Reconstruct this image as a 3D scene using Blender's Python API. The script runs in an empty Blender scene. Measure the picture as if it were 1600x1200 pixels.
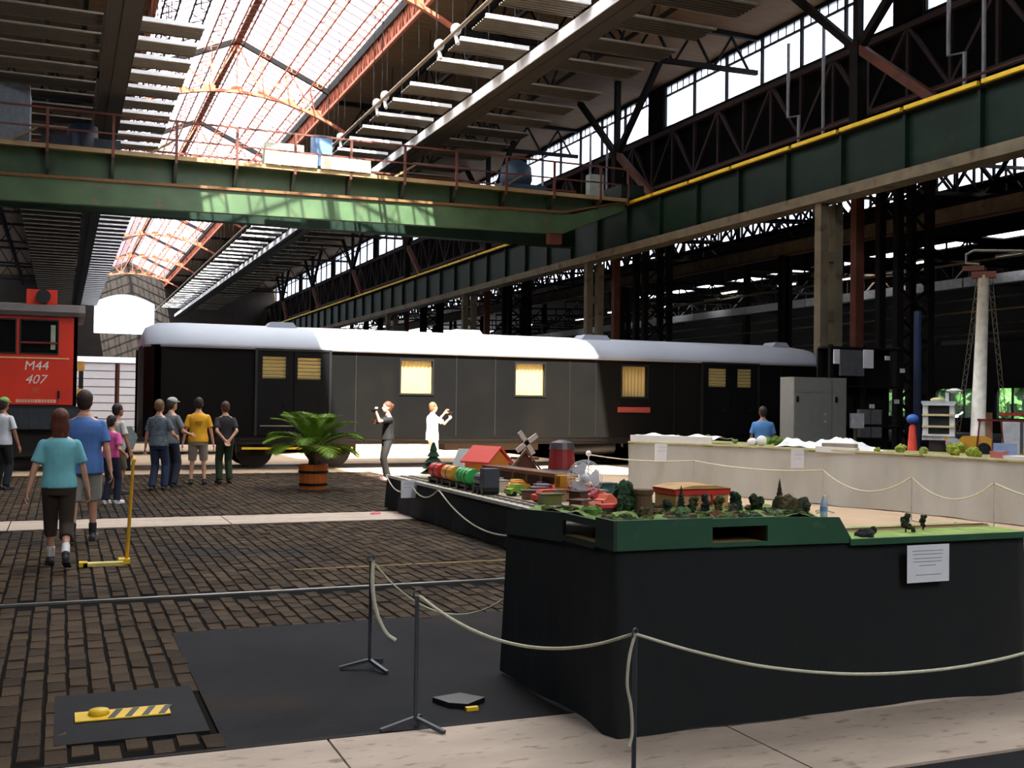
import bpy, math, random
from mathutils import Vector, Matrix
random.seed(7)
PI = math.pi
sc = bpy.context.scene
COL = sc.collection

# ---------------------------------------------------------------- camera
cam_data = bpy.data.cameras.new('camera')
cam_data.sensor_width = 36.0
cam_data.lens = 36.0 * 1700.87 / 1600.0
cam_data.clip_end = 600
camera = bpy.data.objects.new('camera', cam_data)
COL.objects.link(camera)
_yaw, _pitch, _roll = 0.392647, 0.018185, 0.013029
_F = Vector((math.sin(_yaw) * math.cos(_pitch), math.cos(_yaw) * math.cos(_pitch), math.sin(_pitch)))
_R = Vector((math.cos(_yaw), -math.sin(_yaw), 0))
_U = _R.cross(_F)
_R2 = _R * math.cos(_roll) + _U * math.sin(_roll)
_U2 = _U * math.cos(_roll) - _R * math.sin(_roll)
camera.matrix_world = Matrix(((_R2.x, _U2.x, -_F.x, 0), (_R2.y, _U2.y, -_F.y, 0), (_R2.z, _U2.z, -_F.z, 1.7), (0, 0, 0, 1)))
sc.camera = camera

# ---------------------------------------------------------------- world, sun, exposure
world = bpy.data.worlds.new('sky')
sc.world = world
world.use_nodes = True
wn = world.node_tree.nodes
wn['Background'].inputs[0].default_value = (0.95, 0.96, 1.0, 1)
wn['Background'].inputs[1].default_value = 4.2
sun_data = bpy.data.lights.new('sun', 'SUN')
sun_data.energy = 30.0
sun_data.angle = 0.012
sun_data.color = (1.0, 0.94, 0.84)
sun = bpy.data.objects.new('sun', sun_data)
COL.objects.link(sun)
sun.rotation_euler = Vector((0.17, 0.72, -1.0)).to_track_quat('-Z', 'Y').to_euler()
sun.location = (0, -20, 60)
vs = sc.view_settings
vs.view_transform = 'Standard'
vs.look = 'None'
vs.gamma = 1.0
vs.use_curve_mapping = False
vs.exposure = 0.55
sc.display_settings.display_device = 'sRGB'
try:
    sc.cycles.max_bounces = 8
    sc.cycles.diffuse_bounces = 5
    sc.cycles.transparent_max_bounces = 12
    sc.cycles.caustics_reflective = False
    sc.cycles.caustics_refractive = False
    sc.cycles.use_denoising = True
except Exception:
    pass

def portal(loc, nrm, sx, sy):
    d = bpy.data.lights.new('window_portal', 'AREA')
    d.shape = 'RECTANGLE'
    d.size, d.size_y = sx, sy
    d.cycles.is_portal = True
    o = bpy.data.objects.new('window_portal', d)
    COL.objects.link(o)
    o.location = loc
    o.rotation_euler = Vector(nrm).to_track_quat('-Z', 'Y').to_euler()
    return o

# ---------------------------------------------------------------- materials
def lin(c):
    return tuple(((x / 255.0) / 12.92 if x / 255.0 <= 0.04045 else ((x / 255.0 + 0.055) / 1.055) ** 2.4) for x in c)

MATS = {}
def mat(name, rgb, rough=0.6, metal=0.0, var=0.18, scale=6.0, bump=0.0, bscale=None, stretch=None, rnd=0.0, emit=0.0, spec=0.5, dirt=None):
    """principled material, colour varied by noise in object space; rnd varies per island/object"""
    if name in MATS:
        return MATS[name]
    m = bpy.data.materials.new(name)
    m.use_nodes = True
    nt = m.node_tree
    N, L = nt.nodes, nt.links
    b = N['Principled BSDF']
    b.inputs['Roughness'].default_value = rough
    b.inputs['Metallic'].default_value = metal
    b.inputs['Specular IOR Level'].default_value = spec
    c = lin(rgb)
    tc = N.new('ShaderNodeTexCoord')
    src = tc.outputs['Object']
    if stretch:
        mp = N.new('ShaderNodeMapping')
        mp.inputs['Scale'].default_value = stretch
        L.new(src, mp.inputs['Vector'])
        src = mp.outputs['Vector']
    nz = N.new('ShaderNodeTexNoise')
    nz.inputs['Scale'].default_value = scale
    nz.inputs['Detail'].default_value = 5
    L.new(src, nz.inputs['Vector'])
    mr = N.new('ShaderNodeMapRange')
    mr.inputs['From Min'].default_value = 0.3
    mr.inputs['From Max'].default_value = 0.7
    mr.inputs['To Min'].default_value = 1 - var
    mr.inputs['To Max'].default_value = 1 + var
    L.new(nz.outputs['Fac'], mr.inputs['Value'])
    fac = mr.outputs['Result']
    if rnd:
        geo = N.new('ShaderNodeNewGeometry')
        oi = N.new('ShaderNodeObjectInfo')
        ad = N.new('ShaderNodeMath'); ad.operation = 'ADD'
        L.new(geo.outputs['Random Per Island'], ad.inputs[0])
        L.new(oi.outputs['Random'], ad.inputs[1])
        fr = N.new('ShaderNodeMath'); fr.operation = 'FRACT'
        L.new(ad.outputs[0], fr.inputs[0])
        mr2 = N.new('ShaderNodeMapRange')
        mr2.inputs['To Min'].default_value = 1 - rnd
        mr2.inputs['To Max'].default_value = 1 + rnd
        L.new(fr.outputs[0], mr2.inputs['Value'])
        mu = N.new('ShaderNodeMath'); mu.operation = 'MULTIPLY'
        L.new(fac, mu.inputs[0]); L.new(mr2.outputs['Result'], mu.inputs[1])
        fac = mu.outputs[0]
    vm = N.new('ShaderNodeVectorMath'); vm.operation = 'SCALE'
    vm.inputs[0].default_value = c
    L.new(fac, vm.inputs['Scale'])
    out = vm.outputs['Vector']
    if dirt:
        nd = N.new('ShaderNodeTexNoise')
        nd.inputs['Scale'].default_value = dirt[1]
        nd.inputs['Detail'].default_value = 6
        L.new(src, nd.inputs['Vector'])
        rr = N.new('ShaderNodeMapRange')
        rr.inputs['From Min'].default_value = dirt[2]
        rr.inputs['From Max'].default_value = dirt[2] + 0.15
        L.new(nd.outputs['Fac'], rr.inputs['Value'])
        mx = N.new('ShaderNodeMix'); mx.data_type = 'RGBA'
        L.new(rr.outputs['Result'], mx.inputs['Factor'])
        L.new(out, mx.inputs['A'])
        mx.inputs['B'].default_value = (*lin(dirt[0]), 1)
        out = mx.outputs['Result']
    L.new(out, b.inputs['Base Color'])
    if emit:
        b.inputs['Emission Color'].default_value = (*c, 1)
        b.inputs['Emission Strength'].default_value = emit
    if bump:
        nb = N.new('ShaderNodeTexNoise')
        nb.inputs['Scale'].default_value = bscale or scale * 3
        nb.inputs['Detail'].default_value = 4
        L.new(src, nb.inputs['Vector'])
        bp = N.new('ShaderNodeBump')
        bp.inputs['Strength'].default_value = bump
        bp.inputs['Distance'].default_value = 0.02
        L.new(nb.outputs['Fac'], bp.inputs['Height'])
        L.new(bp.outputs['Normal'], b.inputs['Normal'])
    MATS[name] = m
    return m

def glass_mat(name, clear, tint, milk):
    m = bpy.data.materials.new(name)
    m.use_nodes = True
    nt = m.node_tree
    N, L = nt.nodes, nt.links
    out = N['Material Output']
    N.remove(N['Principled BSDF'])
    tr = N.new('ShaderNodeBsdfTransparent'); tr.inputs['Color'].default_value = (*tint, 1)
    tl = N.new('ShaderNodeBsdfTranslucent'); tl.inputs['Color'].default_value = (*milk, 1)
    mx = N.new('ShaderNodeMixShader'); mx.inputs['Fac'].default_value = clear
    L.new(tl.outputs[0], mx.inputs[1]); L.new(tr.outputs[0], mx.inputs[2])
    L.new(mx.outputs[0], out.inputs['Surface'])
    MATS[name] = m
    return m

GLASS = glass_mat('roof_glass', 0.62, (0.92, 0.95, 0.98), (0.75, 0.78, 0.82))
WGLASS = glass_mat('window_glass', 0.55, (0.93, 0.96, 1.0), (0.7, 0.75, 0.85))

# ---------------------------------------------------------------- mesh builder
class MB:
    def __init__(s):
        s.v, s.f = [], []
    def add(s, vs, fs):
        o = len(s.v)
        s.v += [tuple(v) for v in vs]
        s.f += [tuple(i + o for i in f) for f in fs]
        return s
    def box(s, x0, x1, y0, y1, z0, z1):
        return s.add([(x0, y0, z0), (x1, y0, z0), (x1, y1, z0), (x0, y1, z0), (x0, y0, z1), (x1, y0, z1), (x1, y1, z1), (x0, y1, z1)],
                     [(3, 2, 1, 0), (4, 5, 6, 7), (0, 1, 5, 4), (1, 2, 6, 5), (2, 3, 7, 6), (3, 0, 4, 7)])
    def beam(s, p, q, w, h, up=(0, 0, 1)):
        p, q = Vector(p), Vector(q)
        d = (q - p).normalized()
        u = Vector(up)
        if abs(d.dot(u)) > 0.98:
            u = Vector((0, 1, 0)) if abs(d.y) < 0.9 else Vector((1, 0, 0))
        r = d.cross(u).normalized()
        u = r.cross(d).normalized()
        vs = []
        for c in (p, q):
            for a, b in ((-1, -1), (1, -1), (1, 1), (-1, 1)):
                vs.append(c + r * (a * w / 2) + u * (b * h / 2))
        return s.add(vs, [(0, 1, 2, 3), (7, 6, 5, 4), (0, 4, 5, 1), (1, 5, 6, 2), (2, 6, 7, 3), (3, 7, 4, 0)])
    def tube(s, p, q, r0, r1=None, n=8):
        r1 = r0 if r1 is None else r1
        return s.pipe([p, q], [r0, r1], n)
    def pipe(s, pts, r, n=6):
        pts = [Vector(p) for p in pts]
        rs = r if isinstance(r, (list, tuple)) else [r] * len(pts)
        vs, fs = [], []
        ref = None
        for i, p in enumerate(pts):
            d = (pts[min(i + 1, len(pts) - 1)] - pts[max(i - 1, 0)]).normalized()
            if ref is None:
                ref = Vector((0, 0, 1)) if abs(d.z) < 0.9 else Vector((1, 0, 0))
            a = d.cross(ref).normalized()
            b = a.cross(d).normalized()
            ref = b
            for k in range(n):
                t = 2 * PI * k / n
                vs.append(p + a * (rs[i] * math.cos(t)) + b * (rs[i] * math.sin(t)))
        for i in range(len(pts) - 1):
            for k in range(n):
                a, b = i * n + k, i * n + (k + 1) % n
                fs.append((a, b, b + n, a + n))
        fs.append(tuple(range(n)))
        fs.append(tuple(reversed(range((len(pts) - 1) * n, len(pts) * n))))
        return s.add(vs, fs)
    def lathe(s, prof, c=(0, 0, 0), n=20):
        vs, fs = [], []
        for r, z in prof:
            for k in range(n):
                t = 2 * PI * k / n
                vs.append((c[0] + r * math.cos(t), c[1] + r * math.sin(t), c[2] + z))
        for i in range(len(prof) - 1):
            for k in range(n):
                a, b = i * n + k, i * n + (k + 1) % n
                fs.append((a, b, b + n, a + n))
        fs.append(tuple(reversed(range(n))))
        fs.append(tuple(range((len(prof) - 1) * n, len(prof) * n)))
        return s.add(vs, fs)
    def sph(s, c, r, n=12, m=8, rot=None, jit=0.0):
        r = (r, r, r) if not isinstance(r, (list, tuple)) else r
        vs, fs = [], []
        for i in range(m + 1):
            ph = -PI / 2 + PI * i / m
            for k in range(n):
                t = 2 * PI * k / n
                p = Vector((r[0] * math.cos(ph) * math.cos(t), r[1] * math.cos(ph) * math.sin(t), r[2] * math.sin(ph)))
                if jit:
                    p *= 1 + random.uniform(-jit, jit)
                if rot:
                    p = rot @ p
                vs.append(p + Vector(c))
        for i in range(m):
            for k in range(n):
                a, b = i * n + k, i * n + (k + 1) % n
                fs.append((a, b, b + n, a + n))
        return s.add(vs, fs)
    def prism(s, poly, axis, d0, d1):
        """extrude a 2D polygon along axis 0/1/2 (polygon in the other two axes, in order)"""
        def mk(a, b, d):
            return {0: (d, a, b), 1: (a, d, b), 2: (a, b, d)}[axis]
        n = len(poly)
        vs = [mk(a, b, d0) for a, b in poly] + [mk(a, b, d1) for a, b in poly]
        fs = [tuple(range(n)), tuple(reversed(range(n, 2 * n)))]
        for i in range(n):
            j = (i + 1) % n
            fs.append((i, i + n, j + n, j))
        return s.add(vs, fs)
    def loft(s, rings):
        n = len(rings[0])
        vs = [p for r in rings for p in r]
        fs = []
        for i in range(len(rings) - 1):
            for k in range(n):
                a, b = i * n + k, i * n + (k + 1) % n
                fs.append((a, b, b + n, a + n))
        fs.append(tuple(reversed(range(n))))
        fs.append(tuple(range((len(rings) - 1) * n, len(rings) * n)))
        return s.add(vs, fs)
    def lattice(s, p, q, up, depth, n, ct, wt, post=False):
        """two chords p-q and p+up*depth.. with zigzag web"""
        p, q, up = Vector(p), Vector(q), Vector(up)
        t = up * depth
        s.beam(p, q, ct, ct, up)
        s.beam(p + t, q + t, ct, ct, up)
        for i in range(n):
            a, b = p.lerp(q, i / n), p.lerp(q, (i + 1) / n)
            if post:
                s.beam(a, a + t, wt, wt)
                s.beam(a if i % 2 == 0 else a + t, b + t if i % 2 == 0 else b, wt, wt)
            else:
                s.beam(a if i % 2 == 0 else a + t, b + t if i % 2 == 0 else b, wt, wt)
        return s
    def mesh(s, name, m, off=(0, 0, 0), smooth=False):
        me = bpy.data.meshes.new(name)
        ox, oy, oz = off
        me.from_pydata([(a - ox, b - oy, c - oz) for a, b, c in s.v], [], s.f)
        me.materials.append(m)
        if smooth:
            me.polygons.foreach_set('use_smooth', [True] * len(me.polygons))
        me.update()
        return me

def put(name, me, parent=None, loc=(0, 0, 0), rot=(0, 0, 0)):
    o = bpy.data.objects.new(name, me)
    COL.objects.link(o)
    o.location = loc
    o.rotation_euler = rot
    if parent is not None:
        o.parent = parent
    return o

WORLD_LOC = {}
def base_of(parent):
    """accumulated plain offset of an unrotated parent chain"""
    v = Vector((0, 0, 0))
    while parent is not None:
        v += parent.location
        parent = parent.parent
    return v

def part(name, mb, m, parent, smooth=False, label=None, kind=None, local=False):
    """a mesh given in world coordinates (or local ones) under its thing"""
    off = (0, 0, 0) if local else tuple(base_of(parent))
    o = put(name, mb.mesh(name, m, off, smooth), parent)
    if label: o['label'] = label
    if kind: o['kind'] = kind
    return o

def tag(o, label, cat, group=None):
    o['label'] = label
    o['category'] = cat
    if group: o['group'] = group
    return o

def thing(name, label, cat, loc=(0, 0, 0), rz=0.0, group=None):
    o = put(name, None, None, loc, (0, 0, rz))
    return tag(o, label, cat, group)

def solo(name, mb, m, label, cat, group=None, smooth=False):
    """a thing that is one mesh (world coordinates); origin at its base"""
    xs = [v[0] for v in mb.v]; ys = [v[1] for v in mb.v]; zs = [v[2] for v in mb.v]
    loc = ((min(xs) + max(xs)) / 2, (min(ys) + max(ys)) / 2, min(zs))
    o = put(name, mb.mesh(name, m, loc, smooth), None, loc)
    return tag(o, label, cat, group)

def struct(name, mb, m, label=None, smooth=False):
    o = put(name, mb.mesh(name, m, (0, 0, 0), smooth))
    o['kind'] = 'structure'
    if label: o['label'] = label
    return o

def struct_empty(name, loc=(0, 0, 0), label=None):
    o = put(name, None, None, loc)
    o['kind'] = 'structure'
    if label: o['label'] = label
    return o

def dup(root, loc, rz=None, label=None, group=None):
    r = root.copy(); COL.objects.link(r)
    r.location = loc
    if rz is not None: r.rotation_euler = (0, 0, rz)
    if label: r['label'] = label
    if group: r['group'] = group
    for ch in list(root.children):
        c = ch.copy(); COL.objects.link(c); c.parent = r
        for g in ch.children:
            d = g.copy(); COL.objects.link(d); d.parent = c
    return r
# ---------------------------------------------------------------- shared materials
STEEL_DK = mat('dark_steel', (19, 15, 14), 0.75, 0.0, 0.3, 2.0, spec=0.2)
STEEL_BR = mat('rusty_brown_steel', (88, 44, 26), 0.7, 0.0, 0.3, 2.0)
ORANGE_ST = mat('red_lead_steel', (178, 96, 66), 0.6, 0.0, 0.2, 2.0)
GREEN_ST = mat('green_painted_steel', (20, 38, 29), 0.5, 0.0, 0.2, 1.2, dirt=((44, 38, 30), 2.5, 0.62), spec=0.2)
GREEN_LT = mat('light_green_steel', (66, 92, 60), 0.5, 0.0, 0.2, 1.2, dirt=((110, 84, 60), 2.5, 0.62))
GREY_ST = mat('grey_beige_steel', (116, 106, 86), 0.7, 0.0, 0.25, 1.5, dirt=((84, 64, 44), 2.0, 0.58))
WHITE_ST = mat('white_sheet_metal', (226, 228, 230), 0.5, 0.0, 0.06, 1.0)
GALV = mat('galvanised_sheet', (112, 106, 94), 0.5, 0.3, 0.15, 2.0)
TAN_ROOF = mat('tan_roof_boards', (104, 80, 52), 0.85, 0.0, 0.2, 1.0, stretch=(1, 6, 1))
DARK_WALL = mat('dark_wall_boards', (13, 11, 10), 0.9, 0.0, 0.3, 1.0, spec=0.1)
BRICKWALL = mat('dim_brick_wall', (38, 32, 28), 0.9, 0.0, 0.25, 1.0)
YELLOW = mat('yellow_paint', (232, 192, 30), 0.5, 0.0, 0.1, 4.0)
BLACK = mat('black_paint', (14, 14, 15), 0.5, 0.0, 0.2, 4.0)
ROPE = mat('pale_rope', (206, 202, 176), 0.8, 0.0, 0.1, 40.0)

# ---------------------------------------------------------------- floor
FB = mat('asphalt', (38, 38, 41), 0.9, 0.0, 0.3, 1.1, 0.3, 60, dirt=((52, 44, 36), 0.9, 0.55), spec=0.15)
BRICK = mat('paving_brick', (68, 55, 41), 0.9, 0.0, 0.4, 1.2, 0.4, 40, rnd=0.4, dirt=((46, 42, 39), 0.45, 0.52), spec=0.15)
CONC = mat('pale_concrete', (190, 172, 154), 0.85, 0.0, 0.14, 1.6, 0.3, 30, stretch=(1, 2.4, 1), dirt=((140, 120, 102), 7.0, 0.58))
JOINT = mat('joint_dirt', (21, 19, 17), 0.95, 0.0, 0.3, 5.0, spec=0.05)
m = MB()
m.box(-14, 64, -42, 162, -0.3, -0.012)
floor = struct('floor', m, JOINT, 'dark workshop floor of brick, asphalt and concrete')
def patch(name, x0, x1, y0, y1, mt, top=0.0, label=None):
    p = part(name, MB().box(x0, x1, y0, y1, -0.03, top), mt, floor)
    if label: p['label'] = label
    return p
patch('asphalt_patch', 0.78, 4.4, 5.47, 8.3, FB, 0.0, 'smooth dark asphalt patch')
patch('asphalt_patch', -14, 64, -42, 4.08, FB, -0.002)
patch('asphalt_patch', 14.2, 64, 4.1, 162, FB, -0.004)
patch('asphalt_patch', -14, -4.2, 5.47, 26.0, FB, -0.004)
# pale concrete strip along the kerb: slabs
xs = [-14, -6, -2.9, -0.8, 1.27, 3.3, 5.4, 7.5, 9.6, 11.7, 13.8, 64]
for a, b in zip(xs, xs[1:]):
    patch('concrete_slab', a + 0.006, b - 0.006, 4.1, 5.42, CONC, 0.004)
patch('kerb_rail', -14, 14.2, 5.425, 5.46, STEEL_DK, 0.006)
# concrete strip at the second table and the concrete apron between the tables
for a, b in zip((-14, -9, -6.2, -3.4, -0.6, 2.2), (-9, -6.2, -3.4, -0.6, 2.2, 5.3)):
    patch('concrete_slab', a + 0.008, b - 0.008, 15.3, 16.42, CONC, 0.002)
TANC = mat('tan_concrete', (196, 168, 138), 0.85, 0.0, 0.1, 1.0, 0.2, 30)
for i in range(4):
    for j in range(6):
        patch('concrete_slab', 7.0 + i * 1.8 + 0.006, 7.0 + (i + 1) * 1.8 - 0.006, 5.5 + j * 3.4, 5.5 + (j + 1) * 3.4 - 0.012, TANC, 0.0)
patch('concrete_slab', -14, 64, 25.92, 27.45, TANC, -0.003)
patch('concrete_slab', -14, 64, 27.62, 29.2, TANC, -0.004)
patch('concrete_slab', -14, 64, 29.4, 44, TANC, -0.004)
patch('asphalt_patch', -14, 14.2, 44.0, 160, FB, -0.004)
# rails sunk in the floor
RAIL = mat('worn_rail_steel', (150, 150, 148), 0.35, 0.8, 0.1, 3.0)
def rail(y, x0=-14, x1=64, top=0.006, w=0.05):
    patch('sunken_rail', x0, x1, y - w / 2, y + w / 2, RAIL, top)
rail(9.82, -14, 7)
patch('painted_line', 2.2, 7, 10.97, 11.01, mat('worn_ochre_line', (150, 120, 66), 0.8, 0, 0.3, 3), 0.004)
# bricks: long side along the hall, running bond
def brick_mesh(n):
    b = MB()
    w, l = 0.109, 0.2235
    e = 0.006
    zt = 0.0
    dz = [random.uniform(-0.004, 0.003) for _ in range(4)]
    b.add([(-w/2, -l/2, -0.02), (w/2, -l/2, -0.02), (w/2, l/2, -0.02), (-w/2, l/2, -0.02),
           (-w/2 + e, -l/2 + e, zt + dz[0]), (w/2 - e, -l/2 + e, zt + dz[1]), (w/2 - e, l/2 - e, zt + dz[2]), (-w/2 + e, l/2 - e, zt + dz[3])],
          [(4, 5, 6, 7), (0, 1, 5, 4), (1, 2, 6, 5), (2, 3, 7, 6), (3, 0, 4, 7)])
    return b
proto = [brick_mesh(i) for i in range(6)]
pm = [b.mesh('brick', BRICK) for b in proto]
rest = MB()
cells = []
PX, PY = 0.122, 0.226
def in_brick(x, y):
    if y < 5.55 or y > 25.9 or x < -4.2 or x > 7.0: return False
    if x > 0.78 and y < 8.3 and x < 4.4: return False
    if 15.2 < y < 16.5 and x < 5.4: return False
    if abs(y - 9.82) < 0.16: return False
    if 0.02 < x < 0.74 and 5.80 < y < 6.72: return False
    if x > 4.4 and y < 9.7: return False
    return True
ix = 0
x = -4.14
while x < 7.0:
    y = 5.6 + (ix % 2) * PY / 2
    while y < 25.9:
        if in_brick(x, y) and (x > y * -0.075 - 0.3):
            cells.append((x, y))
        y += PY
    x += PX
    ix += 1
near = sorted(cells, key=lambda c: c[1] + (100 if c[0] < -0.25 - (c[1] - 5.5) * 0.05 else 0))
near_set = set(near[:300])
for c in cells:
    k = random.randrange(6)
    dx, dy, dz = random.uniform(-.004, .004), random.uniform(-.006, .006), random.uniform(-0.006, 0.004)
    if c in near_set:
        put('brick', pm[k], floor, (c[0] + dx, c[1] + dy, dz), (0, 0, random.uniform(-.02, .02)))
    else:
        rest.add([(v[0] + c[0] + dx, v[1] + c[1] + dy, v[2] + dz) for v in proto[k].v], proto[k].f)
part('brick_paving', rest, BRICK, floor, kind='stuff')
# inspection cover with a hazard-striped plate
cov = thing('floor_cover', 'dark steel floor cover with a yellow striped warning plate, set in the brick paving', 'floor cover', (0.38, 6.26, 0))
part('plate', MB().box(0.0, 0.74, 5.78, 6.73, -0.02, 0.003), mat('cover_plate', (27, 28, 30), 0.8, 0.0, 0.2, 5, spec=0.2), cov)
part('warning_plate', MB().box(0.10, 0.58, 6.14, 6.32, 0.006, 0.012), YELLOW, cov)
for k in range(4):
    a = 0.26 + k * 0.085
    m = MB().prism([(a, 6.15), (a + 0.035, 6.15), (a + 0.085, 6.31), (a + 0.05, 6.31)], 2, 0.012, 0.0135)
    part('black_stripe', m, BLACK, cov)
part('boss', MB().lathe([(0.055, 0.012), (0.05, 0.035), (0.02, 0.04)], (0.22, 6.25, 0), 14), YELLOW, cov, True)
# drain flap lying by the asphalt
fl = thing('drain_flap', 'small dark drain flap with a yellow tab on the asphalt by the black drape', 'drain cover', (2.1, 5.75, 0))
part('flap', MB().prism([(1.98, 5.90), (2.16, 5.94), (2.26, 5.80), (2.12, 5.70), (2.03, 5.76)], 2, 0.0, 0.03), BLACK, fl)
part('tab', MB().box(2.10, 2.17, 5.66, 5.69, 0, 0.02), YELLOW, fl)
solo('litter_scrap', MB().add([(4.35, 16.0, 0.003), (4.5, 15.98, 0.003), (4.52, 16.05, 0.03), (4.4, 16.1, 0.045)], [(0, 1, 2, 3), (3, 2, 1, 0)]).box(4.36, 4.5, 16.0, 16.08, 0.002, 0.02), mat('pink_scrap', (214, 120, 130), 0.8), 'small pink scrap lying on the pale concrete strip', 'litter')

# ---------------------------------------------------------------- roof and walls
X0 = 8.2
TR_Y = [-32, -14, 4, 22, 40, 58, 76, 94, 112, 130, 148]
SK0, SK1 = 9.0, 160.0           # glazed length ahead; unseen solid bay over the camera added to block sun
ceiling = struct_empty('ceiling', (0, 0, 0), 'hall roof with glazed ridge, boards and steel trusses')
ZR, ZE, HW = 20.9, 18.75, 4.85   # ridge, skylight edge, half width
def zs(dx):
    return ZR + (ZE - ZR) * abs(dx) / HW
# boarded slopes either side
for side in (1, -1):
    xe, xo = X0 + side * HW, X0 + side * 19.8
    for i in range(len(TR_Y)):
        y0 = TR_Y[i] if i else -42
        y1 = TR_Y[i + 1] if i + 1 < len(TR_Y) else 160
        m = MB()
        m.add([(xe, y0, 18.35), (xo, y0, 18.0), (xo, y1, 18.0), (xe, y1, 18.35), (xe, y0, 18.55), (xo, y0, 18.2), (xo, y1, 18.2), (xe, y1, 18.55)],
              [(0, 1, 2, 3), (7, 6, 5, 4), (0, 4, 5, 1), (1, 5, 6, 2), (2, 6, 7, 3), (3, 7, 4, 0)])
        part('roof_board_panel', m, TAN_ROOF, ceiling)
# solid ridge bay out of view, put in to bound the sun patch
def closed(y0, y1):
    for side in (1, -1):
        xe = X0 + side * HW
        m = MB().add([(X0, y0, ZR), (xe, y0, ZE), (xe, y1, ZE), (X0, y1, ZR), (X0, y0, ZR + .15), (xe, y0, ZE + .15), (xe, y1, ZE + .15), (X0, y1, ZR + .15)],
                     [(0, 1, 2, 3), (7, 6, 5, 4), (0, 4, 5, 1), (1, 5, 6, 2), (2, 6, 7, 3), (3, 7, 4, 0)])
        part('roof_board_panel', m, TAN_ROOF, ceiling)
closed(-10.0, SK0)
# upstand under the glazing edge
for side in (1, -1):
    xe = X0 + side * HW
    part('edge_upstand', MB().box(xe - 0.03, xe + 0.03, -42, 160, 18.3, ZE), STEEL_DK, ceiling)
# glass panes: individual panes in the bay seen largest, the rest joined
PW, PL = HW / 3.5, 0.9
def pane(side, k, y0, y1):
    a, b = (k * PW if k == 0 else k * PW), min((k + 1) * PW, HW)
    xa, xb = X0 + side * a, X0 + side * b
    return [(xa, y0, zs(a)), (xb, y0, zs(b)), (xb, y1, zs(b)), (xa, y1, zs(a))]
glz = MB()
nind = 0
yy = -42.0
bars = MB()
while yy < 160 - 0.01:
    y1 = yy + PL
    mid = (yy + y1) / 2
    if not (-10.0 < mid < SK0):
        for side in (1, -1):
            for k in range(4):
                q = pane(side, k, yy + 0.015, y1 - 0.015)
                if 41.6 < mid < 75 and nind < 296:
                    c = Vector(q[0])
                    part('glass_pane', MB().add(q, [(0, 1, 2, 3)]), GLASS, ceiling)
                    nind += 1
                else:
                    glz.add(q, [(0, 1, 2, 3)])
            if yy > 30:
                bars.beam((X0, yy, ZR - 0.05), (X0 + side * HW, yy, ZE - 0.05), 0.08, 0.09)
    yy = y1
part('glass_glazing', glz, GLASS, ceiling, kind='stuff')
part('glazing_bar', bars, mat('mauve_grey_bar', (96, 80, 96), 0.6), ceiling, kind='stuff')
# lattice purlins along the skylight
for k in range(-3, 4):
    x = X0 + k * PW
    z = zs(k * PW) - 0.55
    m = MB()
    m.lattice((x - 0.3, 30, z), (x - 0.3, 160, z), (1, 0, 0), 0.6, 200, 0.07, 0.03)
    for q in range(33):
        m.beam((x, 30 + q * 3.94, z), (x, 30 + q * 3.94, z + 0.45), 0.06, 0.06)
    if k == 0:
        m.beam((x, 30, z + 0.1), (x, 160, z + 0.1), 0.34, 0.12)
    part('lattice_purlin', m, ORANGE_ST if k > 0 else (STEEL_DK if k < -1 else mat('dull_brown_steel', (120, 78, 62), 0.7)), ceiling)
# edge lattice girders
for side in (1, -1):
    xe = X0 + side * (HW + 0.12)
    m = MB()
    m.lattice((xe, 26, 17.55), (xe, 160, 17.55), (0, 0, 1), 1.05, 268, 0.14, 0.09, post=True)
    part('edge_girder', m, ORANGE_ST, ceiling)
    xe = X0 + side * 7.6
    m = MB()
    m.lattice((xe, 22, 16.4), (xe, 160, 16.4), (0, 0, 1), 1.3, 138, 0.16, 0.09)
    part('inner_girder', m, STEEL_DK, ceiling)
    xe = X0 + side * 13.2
    m = MB()
    m.lattice((xe, 22, 16.9), (xe, 160, 16.9), (0, 0, 1), 1.0, 120, 0.14, 0.08)
    part('inner_girder', m, STEEL_DK, ceiling)
# transverse trusses: dark gable chord, red-lead arch chord and web
gab, arch, web, out, plate = MB(), MB(), MB(), MB(), MB()
for side in (1, -1):
    gab.beam((X0, 0, ZR - 0.35), (X0 + side * HW, 0, ZE - 0.35), 0.22, 0.26)
    out.beam((X0 + side * HW, 0, 17.9), (X0 + side * 19.85, 0, 17.95), 0.2, 0.24)
    out.beam((X0 + side * (HW + 1), 0, 16.2), (X0 + side * 19.85, 0, 16.4), 0.2, 0.2)
    for k in range(7):
        a = HW + 1 + k * 1.95
        out.beam((X0 + side * a, 0, 16.25), (X0 + side * (a + 0.97), 0, 17.8), 0.09, 0.09)
        out.beam((X0 + side * (a + 0.97), 0, 17.8), (X0 + side * (a + 1.95), 0, 16.3), 0.09, 0.09)
def za(dx):
    return 17.85 - 1.6 * (dx / 5.9) ** 2
N = 16
for i in range(N):
    a, b = -5.9 + 11.8 * i / N, -5.9 + 11.8 * (i + 1) / N
    arch.beam((X0 + a, 0, za(a)), (X0 + b, 0, za(b)), 0.2, 0.15)
for k in range(-3, 4):
    x = k * PW
    web.beam((X0 + x, 0, za(x)), (X0 + x * 0.92, 0, zs(x) - 0.5), 0.07, 0.07)
    plate.box(X0 + x - 0.3, X0 + x + 0.3, -0.03, 0.03, za(x) - 0.02, za(x) + 0.3)
    if k < 3:
        x2 = (k + 1) * PW
        web.beam((X0 + x, 0, za(x)) if k % 2 else (X0 + x, 0, zs(x) - 0.5), (X0 + x2, 0, zs(x2) - 0.5) if k % 2 else (X0 + x2, 0, za(x2)), 0.07, 0.07)
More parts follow.
